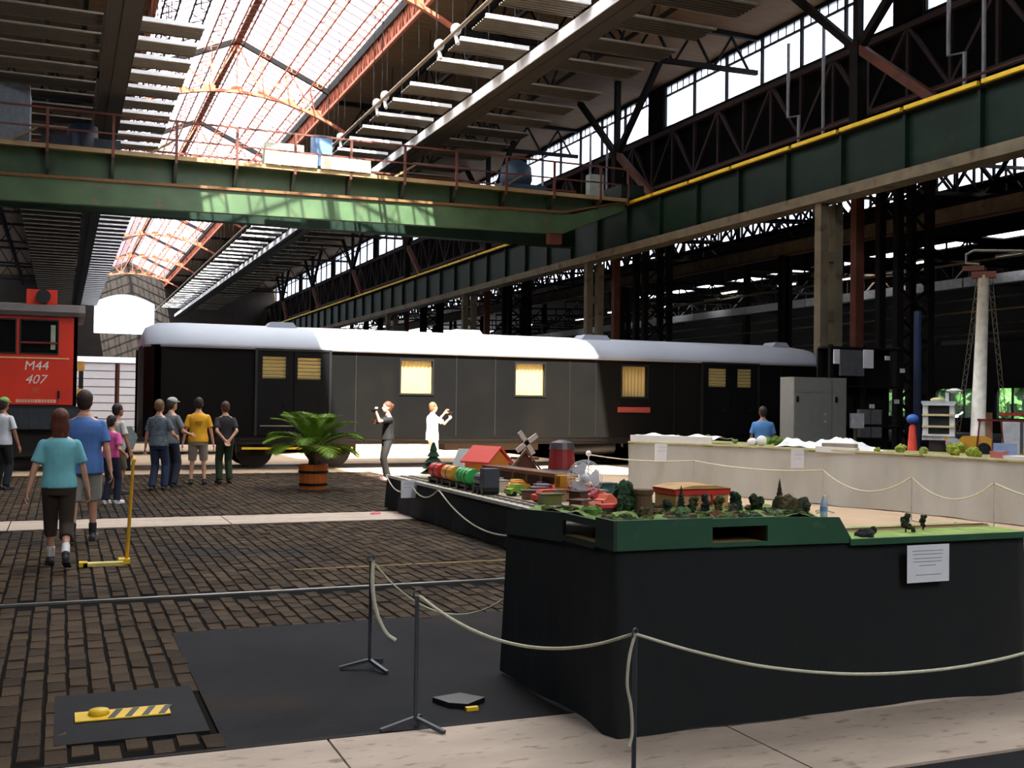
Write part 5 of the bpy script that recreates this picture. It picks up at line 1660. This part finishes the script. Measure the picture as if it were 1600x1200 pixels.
# colourful small toys, each its own
clut = [
    ('mustard', 'mustard', 5.5, 14.1, (196, 150, 50), 'box'), ('lilac', 'lilac', 5.72, 12.75, (170, 140, 170), 'box'), ('lime', 'lime', 5.42, 12.85, (130, 170, 60), 'car'), ('black', 'black', 5.95, 13.2, (30, 30, 34), 'car'),
    ('sky-blue', 'sky-blue', 6.35, 13.35, (120, 160, 210), 'car'), ('chocolate', 'chocolate', 5.65, 11.55, (80, 52, 38), 'box'), ('vermilion', 'vermilion', 5.4, 11.95, (220, 70, 40), 'car'), ('beige', 'beige', 6.3, 12.35, (200, 180, 150), 'box'),
    ('orange', 'torpedo-shaped orange', 5.62, 13.3, (230, 130, 40), 'car'), ('scarlet', 'low scarlet', 5.9, 12.6, (226, 78, 40), 'car'), ('crimson', 'crimson', 6.05, 12.0, (196, 44, 60), 'car'),
    ('purple', 'small purple', 6.6, 15.1, (96, 60, 110), 'car'), ('grey', 'grey', 5.5, 13.8, (150, 150, 150), 'box'), ('violet-grey', 'violet-grey', 5.55, 12.5, (110, 90, 104), 'box'),
    ('white', 'white', 5.45, 13.5, (214, 214, 206), 'box'), ('brown', 'brown', 5.35, 12.3, (96, 70, 52), 'box'), ('olive', 'olive', 5.3, 11.6, (104, 110, 60), 'box'),
    ('rust-red', 'rust-red', 6.2, 11.3, (180, 64, 40), 'car'), ('cream', 'cream', 6.75, 16.65, (216, 196, 160), 'box'), ('tan', 'tan', 5.6, 12.0, (160, 126, 92), 'box'),
    ('pink', 'pink', 6.5, 12.95, (214, 130, 140), 'box'), ('amber', 'amber', 6.5, 14.3, (222, 156, 60), 'car'), ('maroon', 'maroon', 5.4, 11.0, (104, 40, 40), 'box'),
    ('yellow', 'yellow', 5.75, 13.65, (220, 186, 60), 'car'), ('teal', 'teal', 6.55, 12.6, (50, 96, 104), 'box'), ('navy', 'navy', 6.7, 11.9, (50, 58, 84), 'box'),
    ('coral', 'coral', 5.85, 11.2, (226, 110, 80), 'car'), ('silver', 'silver', 5.65, 14.4, (176, 178, 182), 'car'),
]
for cn, lb, x, y, rgb, kd in clut:
    if kd == 'car':
        t = toy('toy_car', '%s toy car among the toys on the low table' % lb, 'toy car', x, y, random.uniform(-0.6, 0.6))
        part('car_body', MB().prism([(-0.16, 0.03), (0.16, 0.03), (0.16, 0.09), (0.09, 0.1), (0.05, 0.15), (-0.07, 0.15), (-0.1, 0.1), (-0.16, 0.09)], 1, -0.07, 0.07), carmat(rgb), t, local=True)
        for wx in (-0.1, 0.1):
            part('wheel', MB().tube((wx, -0.078, 0.032), (wx, 0.078, 0.032), 0.032, n=10), BLACK, t, local=True)
    else:
        t = toy('toy_block_house', '%s toy block building among the toys on the low table' % lb, 'toy building', x, y, random.uniform(-0.6, 0.6))
        w_, h_ = random.uniform(0.07, 0.12), random.uniform(0.07, 0.15)
        part('walls', MB().box(-w_, w_, -0.08, 0.08, 0, h_), carmat(rgb), t, local=True)
        part('flat_roof', MB().box(-w_ - 0.02, w_ + 0.02, -0.1, 0.1, h_, h_ + 0.02), carmat(tuple(int(c * 0.7) for c in rgb)), t, local=True)
notice('white paper notice hanging on the toy table drape', 4.70, 4.98, 15.33, 0.28, 0.54, 0.0, [(0.15, 0.85, 0.8), (0.15, 0.85, 0.6)]).location = (4.76, 15.35, 0.30)
# desk fan
fan = thing('desk_fan', 'white round desk fan facing the camera behind the hill', 'fan', (5.83, 11.75, ZT))
FANW = mat('fan_white', (216, 220, 226), 0.4)
FACE = Matrix.Rotation(math.atan2(5.83, 11.75) * -1, 3, 'Z')
def fpt(u, v, d): return tuple(FACE @ Vector((u, d, v)))
part('foot', MB().lathe([(0.13, 0), (0.13, 0.02), (0.06, 0.05), (0.02, 0.06)], n=18), FANW, fan, True, local=True)
part('stem', MB().tube((0, 0.03, 0.04), (0, 0.03, 0.3), 0.018), FANW, fan, local=True)
part('motor', MB().tube(fpt(0, 0.30, 0.0), fpt(0, 0.30, 0.15), 0.06, 0.05, 14), FANW, fan, local=True)
for k, d in ((0, -0.06), (1, 0.05)):
    g_ = MB()
    for rr in (0.21, 0.19, 0.15, 0.11, 0.07):
        pts = [fpt(rr * math.cos(2 * PI * i / 28), 0.30 + rr * math.sin(2 * PI * i / 28), d * (1 - (rr / 0.21) ** 2 * 0.8)) for i in range(29)]
        g_.pipe(pts, 0.0035, 4)
    for i in range(24):
        a = 2 * PI * i / 24
        g_.tube(fpt(0.04 * math.cos(a), 0.30 + 0.04 * math.sin(a), d), fpt(0.21 * math.cos(a), 0.30 + 0.21 * math.sin(a), d * 0.2), 0.0025, n=4)
    part('grille', g_, FANW, fan, local=True)
for i in range(3):
    a0 = 2 * PI * i / 3
    vs_ = []
    for rr, wd in ((0.03, 0.25), (0.1, 0.75), (0.17, 0.85), (0.185, 0.5)):
        for sg in (-1, 1):
            a = a0 + sg * wd * 0.8
            vs_.append(fpt(rr * math.cos(a), 0.30 + rr * math.sin(a), sg * 0.018))
    part('blade', MB().add(vs_, [(0, 1, 3, 2), (2, 3, 5, 4), (4, 5, 7, 6)]), mat('fan_blade', (226, 230, 238), 0.4), fan, True, local=True)
part('hub', MB().sph(fpt(0, 0.30, -0.06), 0.05, 12, 8), FANW, fan, True, local=True)

# ---- grey-draped table
gt2 = thing('grey_table', 'long table with a pale grey drape, curving away toward the coach', 'table', (12.2, 16.2, 0))
Lg = [(13.2, 20.2), (10.62, 19.45), (11.55, 18.0), (12.1, 16.5), (12.45, 15.3), (12.75, 14.4), (12.95, 13.4), (13.0, 12.3), (13.4, 9.5)]
part('drape', drape(Lg[:1] + Lg[1:], 0.012, 0.95, 0.05, 0.08), DR_GRY, gt2, True)
inner = Lg[1:]
outer_ = [(13.2, 20.2), (13.5, 18.6), (13.6, 17.0), (13.9, 15.8), (14.2, 14.8), (14.4, 13.6), (14.5, 12.4), (14.9, 9.5)]
poly = inner + list(reversed(outer_))
part('tabletop', MB().prism(poly, 2, 0.92, 0.955), mat('table_moss', (150, 150, 96), 0.9, 0, 0.25, 4), gt2)
tab = MB()
for (a, b) in zip(inner, inner[1:]):
    tab.beam((a[0], a[1], 0.962), (b[0], b[1], 0.962), 0.05, 0.03)
part('edge_strip', tab, mat('pale_yellow_edge', (206, 200, 150), 0.8), gt2)
for x, y in ((11.4, 19.0), (12.9, 16.4), (13.6, 13.5), (14.0, 10.2)):
    part('leg', MB().box(x - 0.03, x + 0.03, y - 0.03, y + 0.03, 0, 0.92), STEEL_DK, gt2)
WCL = mat('white_cloth', (236, 234, 232), 0.8, 0, 0.04)
wc = thing('white_cloth', 'bright white cloth folded over the far end of the grey table', 'cloth', (11.9, 19.3, 0.955))
m = MB()
nx, ny = 24, 10
for j in range(ny + 1):
    for i in range(nx + 1):
        u, v = i / nx, j / ny
        x = 10.66 + 0.96 * u + 0.85 * v
        y = 19.42 - 1.48 * u + 0.55 * v
        m.v.append((x, y, 1.06 + 0.07 * math.sin(PI * v) * (0.7 + 0.3 * math.sin(u * 11)) + 0.02 * math.sin(u * 23 + v * 9)))
for j in range(ny):
    for i in range(nx):
        a = j * (nx + 1) + i
        m.f.append((a, a + 1, a + nx + 2, a + nx + 1))
part('sheet', m, WCL, wc, True)
part('front_hem', MB().beam((10.66, 19.42, 1.03), (11.62, 17.94, 1.03), 0.05, 0.15), WCL, wc)
mw = thing('snow_mound', 'white snowy model mound with a small bridge on the grey table', 'model hill', (12.9, 16.1, 0.955))
m = MB()
nx, ny = 34, 18
for j in range(ny + 1):
    for i in range(nx + 1):
        u, v = i / nx, j / ny
        bx, by = 12.14 + 0.55 * u, 16.75 - 1.75 * u
        x, y = bx + 0.75 * v, by + 0.16 * v
        e = min(1.0, 6 * u, 6 * (1 - u)) * min(1.0, 7 * v + 0.25, 5 * (1 - v))
        z = 0.96 + e * (0.13 + 0.05 * math.sin(u * 9 + v * 4) + 0.03 * math.sin(u * 23 - v * 8) + 0.02 * math.sin(u * 41 + v * 17))
        m.v.append((x, y, max(z, 0.958)))
for j in range(ny):
    for i in range(nx):
        a_ = j * (nx + 1) + i
        m.f.append((a_, a_ + 1, a_ + nx + 2, a_ + nx + 1))
part('snow', m, WCL, mw, True)
part('bridge', MB().beam((12.42, 15.62, 1.05), (12.66, 15.05, 1.05), 0.12, 0.07), mat('bridge_tan', (150, 140, 124), 0.8), mw)
part('snow_skirt', MB().beam((12.36, 15.7, 0.975), (12.62, 14.98, 0.965), 0.14, 0.10), WCL, mw)
sb = thing('snow_tuft', 'small white model snow clump beside the blue-shirted man', 'model hill', (12.02, 17.05, 0.955))
part('snow', MB().sph((11.98, 17.12, 1.04), (0.10, 0.10, 0.08), 10, 6, jit=0.08).sph((12.08, 16.98, 1.07), (0.10, 0.10, 0.10), 10, 6, jit=0.08), WCL, sb, True)
for k, (x, y, r, rgb, lb) in enumerate([(12.75, 14.62, 0.07, (150, 162, 70), 'lime model bush next to the snowy mound'), (12.95, 14.3, 0.11, (156, 166, 80), 'tall lime model bush on the grey table'),
        (13.05, 13.9, 0.09, (146, 152, 70), 'olive-lime model bush on the grey table'), (13.2, 13.35, 0.15, (160, 172, 64), 'broad lime model bush before the dark rack'),
        (13.25, 13.0, 0.12, (150, 166, 64), 'broad lime model bush beside the traffic cone colours'), (12.9, 13.75, 0.06, (140, 150, 80), 'low lime model bush at the table edge'),
        (13.1, 18.2, 0.12, (110, 136, 60), 'green model bush beside the white cloth'), (13.0, 17.75, 0.13, (104, 130, 56), 'green model bush next to the blue-shirted man'), (12.6, 18.6, 0.07, (130, 150, 70), 'small green model bush beyond the white cloth'),
        (11.9, 19.7, 0.06, (130, 140, 80), 'tiny green model bush on the white cloth'), (12.6, 19.6, 0.07, (126, 142, 78), 'pale green model bush on the white cloth')]):
    mtree('model_bush', lb, x, y, 0.955 + (0.06 if y > 19 else 0), r * 1.3, r, rgb, 'bush', 'model bushes on the grey table')
notice('white paper notice at the far end of the grey drape', 0, 0.34, 0, 0, 0.35, 0.0, [(0.15, 0.85, 0.8), (0.15, 0.85, 0.6)]).location = (10.98, 18.72, 0.60)
notice('white paper notice tilted on the grey drape below the snowy mound', 0, 0.36, 0, 0, 0.34, 0.0, [(0.15, 0.85, 0.7), (0.15, 0.6, 0.5)]).location = (12.16, 15.95, 0.62)

# ---------------------------------------------------------------- stanchions and ropes
IRON = mat('stanchion_iron', (66, 70, 78), 0.5, 0.3, 0.1)
def stanchion(label, x, y, h=0.69, rz=0.0, legs=3, mt=IRON, group='rope stanchions'):
    t = thing('stanchion', label, 'stanchion', (x, y, 0), rz, group)
    part('pole', MB().tube((0, 0, 0.05), (0, 0, h), 0.011, n=8), mt, t, local=True)
    part('eye', MB().pipe([(0.022 * math.cos(2 * PI * i / 12), 0, h + 0.008 + 0.022 * math.sin(2 * PI * i / 12)) for i in range(13)], 0.005, 5), mt, t, local=True)
    for k in range(legs):
        a = 2 * PI * k / legs - PI / 2 + 0.35
        part('leg', MB().beam((0, 0, 0.055), (0.19 * math.cos(a), 0.19 * math.sin(a), 0.012), 0.022, 0.02), mt, t, local=True)
    return t
stanchion('grey iron rope stanchion standing on the asphalt, farther from the kerb', 1.85, 6.78, 0.69, 0.0)
stanchion('grey iron rope stanchion at the edge of the asphalt by the concrete kerb', 1.74, 5.46, 0.69, 0.25)
stanchion('iron rope stanchion in front of the black drape corner', 2.337, 4.2, 0.695, 0.5)
stanchion('iron rope stanchion beyond the black drape', 5.9, 4.06, 0.69, 0.5)
def rope(label, pts, r=0.007, group='barrier ropes'):
    # smooth through points (catmull-rom)
    P_ = [Vector(p) for p in pts]
    P_ = [P_[0] * 2 - P_[1]] + P_ + [P_[-1] * 2 - P_[-2]]
    out_ = []
    for i in range(1, len(P_) - 2):
        for s_ in range(7):
            t = s_ / 7
            a, b, c, d = P_[i - 1:i + 3]
            out_.append(0.5 * ((2 * b) + (c - a) * t + (2 * a - 5 * b + 4 * c - d) * t * t + (3 * b - a - 3 * c + d) * t ** 3))
    out_.append(P_[-2])
    return solo('barrier_rope', MB().pipe(out_, r, 6), ROPE, label, 'rope', group, True)
def sag(a, b, d, n=7):
    a, b = Vector(a), Vector(b)
    return [a.lerp(b, i / n) - Vector((0, 0, d * 4 * (i / n) * (1 - i / n))) for i in range(n + 1)]
rope('pale rope sagging from the kerb stanchion to the stanchion at the drape corner', sag((1.75, 5.45, 0.69), (2.335, 4.21, 0.70), 0.15), 0.008)
rope('long pale rope sagging across the front of the black drape', [(2.34, 4.2, 0.70), (2.65, 4.19, 0.60), (3.03, 4.18, 0.505), (3.5, 4.16, 0.44), (3.97, 4.14, 0.425), (4.35, 4.13, 0.445), (4.68, 4.12, 0.49), (5.2, 4.1, 0.58), (5.9, 4.06, 0.70)], 0.008)
rope('thick loose rope end hanging from the asphalt stanchion', [(1.86, 6.77, 0.69), (1.85, 6.74, 0.55), (1.87, 6.72, 0.38), (1.93, 6.70, 0.24), (1.99, 6.68, 0.19)], 0.014)
rope('thin rope running from the asphalt stanchion to behind the black drape', sag((1.86, 6.78, 0.68), (2.72, 6.55, 0.46), 0.22), 0.006)
rope('short rope tail tied down the front of the drape-corner stanchion', [(2.33, 4.19, 0.70), (2.305, 4.19, 0.61), (2.295, 4.19, 0.49), (2.315, 4.19, 0.39), (2.325, 4.195, 0.28), (2.31, 4.19, 0.22)], 0.007)
# rope in swags along the toy table
rope('first short rope swag on the toy table drape', sag((4.80, 16.75, 0.53), (4.80, 15.45, 0.47), 0.16), 0.010)
rope('second short rope swag on the toy table drape', sag((4.80, 15.4, 0.47), (4.80, 14.2, 0.5), 0.13), 0.010)
rope('long rope swag on the toy table drape', sag((4.80, 14.15, 0.5), (4.78, 10.3, 0.48), 0.34), 0.011)
# white stanchions by the grey table
WIRON = mat('white_stanchion', (222, 222, 226), 0.5)
gp = [(9.95, 19.9), (10.85, 17.35), (11.4, 14.35), (11.62, 12.6), (11.92, 11.35), (12.3, 9.2)]
lbs = ['white rope stanchion with a round top near the coach', 'white rope stanchion before the far part of the grey drape', 'white rope stanchion below the snowy mound', 'white rope stanchion before the middle of the grey drape', 'white rope stanchion before the seam of the grey drape', 'white rope stanchion past the end of the grey drape']
for k, ((x, y), lb) in enumerate(zip(gp, lbs)):
    t = stanchion(lb, x, y, 0.69, 0.3 * k, 3, WIRON if k in (0,) else mat('pale_stanchion', (176, 174, 166), 0.5), 'pale stanchions at the grey table')
    if k == 0:
        part('ball', MB().sph((0, 0, 0.71), 0.06, 12, 8), WIRON, t, True, local=True)
rl = ['pale rope from the round-topped stanchion along the grey drape', 'pale rope swag before the paper notice on the grey drape', 'pale rope swag below the lime bushes', 'pale rope swag before the drape seam', 'pale rope swag past the drape seam']
for k, ((a, b), lb) in enumerate(zip(zip(gp, gp[1:]), rl)):
    rope(lb, sag((*a, 0.69), (*b, 0.69), (0.06, 0.07, 0.27, 0.27, 0.2)[k]), 0.014, 'ropes at the grey table')

# ---------------------------------------------------------------- cabinets and racks by the column
CAB = mat('grey_cabinet', (134, 134, 130), 0.5, 0, 0.06)
for (x0, x1, lb) in ((18.1, 19.36, 'wide grey steel switch cabinet standing by the coach'), (19.38, 19.85, 'narrow grey steel cabinet attached to the wide one')):
    c = thing('switch_cabinet', lb, 'cabinet', ((x0 + x1) / 2, 24.3, 0))
    part('carcass', MB().box(x0, x1, 24.02, 24.6, 0.08, 2.52), CAB, c)
    part('plinth', MB().box(x0 + 0.03, x1 - 0.03, 24.05, 24.55, 0, 0.08), BLACK, c)
    d = part('upper_door', MB().box(x0 + 0.01, x1 - 0.01, 24.0, 24.02, 2.12, 2.50), CAB, c)
    d = part('lower_door', MB().box(x0 + 0.01, x1 - 0.01, 24.0, 24.02, 0.1, 2.10), CAB, c)
    part('handle', MB().box(x0 + 0.08, x0 + 0.14, 23.96, 24.0, 1.85, 2.0), STEEL_DK, d)
    if x1 - x0 > 1:
        for z in (1.3, 1.5):
            part('label_plate', MB().box(x1 - 0.28, x1 - 0.18, 23.99, 24.0, z, z + 0.06), mat('pale_plate', (176, 176, 170), 0.5), d)
rk = thing('control_rack', 'dark steel control rack with grey panel, meter boxes and white tags', 'rack', (21.3, 25.0, 0))
for x in (20.1, 21.25, 22.6):
    part('upright', MB().box(x - 0.05, x + 0.05, 24.95, 25.05, 0, 3.5), STEEL_DK, rk)
for z in (0.3, 1.15, 2.3, 3.4):
    part('shelf', MB().box(20.05, 22.65, 24.9, 25.5, z, z + 0.05), STEEL_DK, rk)
part('back_sheet', MB().box(20.05, 22.65, 25.5, 25.55, 0, 3.4), BLACK, rk)
part('grey_panel', MB().box(20.35, 21.2, 24.88, 24.94, 2.62, 3.36), mat('rack_panel_grey', (92, 94, 98), 0.5), rk)
for (a, b, z0, z1) in ((20.1, 20.3, 2.95, 3.36), (21.15, 21.5, 2.85, 3.38)):
    part('white_sheet', MB().box(a, b, 24.85, 24.88, z0, z1), mat('white_paper', (232, 234, 240)), rk)
for (x, z) in ((21.95, 3.1), (22.5, 2.75), (22.3, 1.85), (21.4, 1.7)):
    part('white_tag', MB().box(x, x + 0.16, 24.86, 24.9, z, z + 0.12), mat('tag_white', (206, 214, 206), 0.6), rk)
for i in range(2):
    for j in range(2):
        part('meter_box', MB().box(21.0 + i * 0.42, 21.35 + i * 0.42, 24.8, 24.95, 1.25 - 0.38 * (1 - j), 1.25 - 0.38 * (1 - j) + (0.42 if j else 0.3)), mat('meter_grey', (104, 104, 108), 0.5), rk)
eb = thing('post_box', 'small white switch box on a grey post before the dark rack', 'switch box', (20.3, 24.2, 0))
part('post', MB().box(20.3, 20.36, 24.2, 24.26, 0, 1.2), GREY_ST, eb)
part('box_case', MB().box(20.12, 20.54, 24.1, 24.2, 1.15, 1.56), mat('box_white', (206, 206, 212), 0.5), eb)
part('box_lid', MB().box(20.14, 20.52, 24.085, 24.1, 1.17, 1.54), mat('box_white', (206, 206, 212)), eb)
bp_ = struct_empty('blue_pipe_column', (23.4, 25.0, 0), 'dark blue vertical pipe beside the rack')
part('pipe', MB().tube((23.45, 25.2, 0), (23.45, 25.2, 4.6), 0.12, n=10), mat('navy_pipe', (28, 44, 76), 0.5), bp_)

# ---------------------------------------------------------------- yellow works vehicle with a white mast
wv = thing('mast_crane', 'yellow and white works crane with a tall white mast and stays', 'mobile crane', (17.42, 17.0, 0), -0.797)
YO = mat('works_yellow', (222, 162, 52), 0.5, 0, 0.12, 3)
CW = mat('cab_white', (226, 224, 218), 0.5)
def wp(name, mb, mt, smooth=False):
    return part(name, mb, mt, wv, smooth, local=True)
wp('chassis', MB().box(-0.75, 1.5, 0.0, 1.6, 0.6, 0.82), YO)
wp('engine_cover', MB().prism([(-0.4, 0.82), (0.25, 0.82), (0.25, 1.1), (0.1, 1.17), (-0.3, 1.15), (-0.4, 1.05)], 1, -0.05, 0.5), YO)
wp('yellow_strut', MB().beam((-0.62, -0.12, 1.12), (-0.42, -0.12, 0.72), 0.07, 0.07), YO)
wp('yellow_strut', MB().beam((-0.28, -0.12, 1.12), (-0.36, -0.12, 0.72), 0.07, 0.07), YO)
wp('winch_drum', MB().prism([(-0.48 + 0.14 * math.cos(2 * PI * i / 18), 1.0 + 0.12 * math.sin(2 * PI * i / 18)) for i in range(18)], 1, -0.2, 0.1), mat('drum_grey', (190, 192, 200), 0.4))
wp('dark_gear', MB().box(-0.95, -0.55, 0.0, 0.4, 0.6, 1.1), mat('gear_brown', (60, 50, 44), 0.7))
for x in (-0.55, 0.12, 1.2):
    wp('wheel', MB().prism([(x + 0.34 * math.cos(2 * PI * i / 20), 0.36 + 0.34 * math.sin(2 * PI * i / 20)) for i in range(20)], 1, -0.1, 0.12), BLACK)
wp('wheel_arch', MB().prism([(0.11 + 0.13 * math.cos(2 * PI * i / 16), 0.9 + 0.13 * math.sin(2 * PI * i / 16)) for i in range(16)], 1, -0.12, -0.05), BLACK)
for x in (-1.02, -0.5):
    for y in (0.0, 0.6):
        wp('cab_post', MB().box(x - 0.05, x + 0.05, y - 0.05, y + 0.05, 1.1, 1.82), CW)
for z in (1.14, 1.32, 1.56, 1.78):
    wp('cab_bar', MB().box(-1.08, -0.45, -0.08, -0.04, z, z + 0.045), CW if z in (1.14, 1.78) else mat('cream_bar', (226, 214, 160), 0.6))
wp('cab_window', MB().box(-0.96, -0.56, -0.02, 0.0, 1.18, 1.78), mat('cab_dark_glass', (50, 50, 56), 0.2))
wp('cab_back', MB().box(-1.0, -0.5, 0.6, 0.62, 1.14, 1.8), mat('cab_dark_glass', (50, 50, 56)))
wp('cab_floor', MB().box(-1.08, -0.45, -0.05, 0.65, 1.06, 1.14), CW)
wp('cab_roof', MB().box(-1.1, -0.43, -0.08, 0.68, 1.82, 1.87), mat('cab_pale_roof', (200, 212, 214), 0.5))
wp('roof_hatch', MB().sph((-0.78, 0.25, 1.9), (0.16, 0.16, 0.05), 12, 6), mat('cream_bar', (226, 214, 160)), True)
wp('lamp_bracket', MB().box(-0.63, -0.56, 0.0, 0.06, 1.87, 2.05), CW)
wp('work_lamp', MB().lathe([(0.05, 0), (0.17, 0.05), (0.05, 0.1)], (-0.46, 0.05, 2.04), 14), CW)
wp('mast', MB().tube((-0.02, 0.1, 0.82), (0.09, 0.1, 4.48), 0.15, 0.105, 16), mat('mast_white', (232, 226, 212), 0.5), True)
wp('mast_foot', MB().tube((0.12, 0.25, 0.82), (0.14, 0.25, 1.65), 0.16, 0.13, 14), mat('mast_foot_red', (176, 124, 100), 0.6), True)
wp('mast_head', MB().box(-0.15, 0.32, 0.0, 0.2, 4.42, 4.55), STEEL_BR)
wp('head_pulley', MB().box(-0.32, 0.1, 0.04, 0.16, 4.58, 4.68), STEEL_BR)
wp('jib', MB().pipe([(0.0, 0.1, 4.7), (-0.25, 0.1, 4.74), (-0.25, 0.1, 4.92), (-0.1, 0.1, 5.0), (2.6, 0.1, 4.86)], 0.03, 6), GALV)
for a in (-0.42, 0.46):
    wp('stay', MB().lattice((0.06 + a * 0.25, 0.1, 4.4), (a * 1.05, 0.3, 1.2), (1, 0, 0), 0.08, 30, 0.014, 0.01), mat('stay_grey_brown', (86, 78, 64), 0.7))
wp('guard_rail', MB().beam((-0.02, -0.05, 1.5), (0.9, -0.05, 1.48), 0.03, 0.04), mat('dark_red_rail', (110, 30, 26), 0.5))
wp('guard_rail', MB().beam((0.4, 0.2, 1.62), (1.4, 0.2, 1.62), 0.03, 0.05), mat('bright_red_rail', (190, 40, 32), 0.5))
wp('guard_post', MB().beam((-0.03, -0.05, 0.9), (0.03, -0.05, 1.5), 0.03, 0.03), mat('dark_red_rail', (110, 30, 26)))
wp('guard_post', MB().beam((0.48, -0.05, 0.9), (0.42, -0.05, 1.5), 0.03, 0.03), mat('dark_red_rail', (110, 30, 26)))
wp('tank', MB().box(0.46, 1.5, 0.1, 1.0, 0.82, 1.46), mat('tank_white', (220, 222, 222), 0.5))
wp('tank_strap', MB().box(0.78, 0.84, 0.08, 0.1, 0.82, 1.46), mat('tank_strap', (90, 90, 96), 0.5))
wp('blue_crate', MB().box(0.28, 0.72, -0.35, -0.08, 0.62, 1.03), mat('pale_blue_crate', (160, 180, 214), 0.6))
og = thing('signal_cone', 'orange traffic cone with a blue top beside the works crane', 'traffic cone', (15.6, 16.9, 0))
part('cone', MB().lathe([(0.18, 0.02), (0.16, 0.06), (0.06, 1.35), (0.03, 1.4)], (15.6, 16.9, 0), 16), mat('cone_orange', (226, 70, 40), 0.5), og, True)
part('cone_base', MB().box(15.38, 15.82, 16.68, 17.12, 0, 0.03), BLACK, og)
part('blue_top', MB().sph((15.6, 16.9, 1.5), (0.12, 0.12, 0.10), 12, 8), mat('cone_blue', (60, 110, 200), 0.5), og, True)
# model things at the end of the grey table
for k, (x, y, w_, d_, h_, rgb, lb) in enumerate([(13.75, 12.5, 0.3, 0.2, 0.04, (226, 226, 236), 'white tray on the grey table near the cone'), (13.9, 12.0, 0.5, 0.14, 0.03, (190, 40, 60), 'flat crimson model track bed on the grey table'),
        (14.0, 11.6, 0.28, 0.2, 0.2, (176, 190, 216), 'pale blue box on the grey table'), (13.5, 12.75, 0.1, 0.1, 0.1, (206, 120, 120), 'pink model block on the grey table')]):
    t = thing('model_box', lb, 'box', (x, y, 0.955), 0.4)
    part('tray', MB().box(-w_, w_, -d_, d_, 0, h_), carmat(rgb), t, local=True)
    part('rim', MB().box(-w_ - 0.01, w_ + 0.01, -d_ - 0.01, -d_, h_ - 0.02, h_ + 0.01).box(-w_ - 0.01, w_ + 0.01, d_, d_ + 0.01, h_ - 0.02, h_ + 0.01), carmat(rgb), t, local=True)
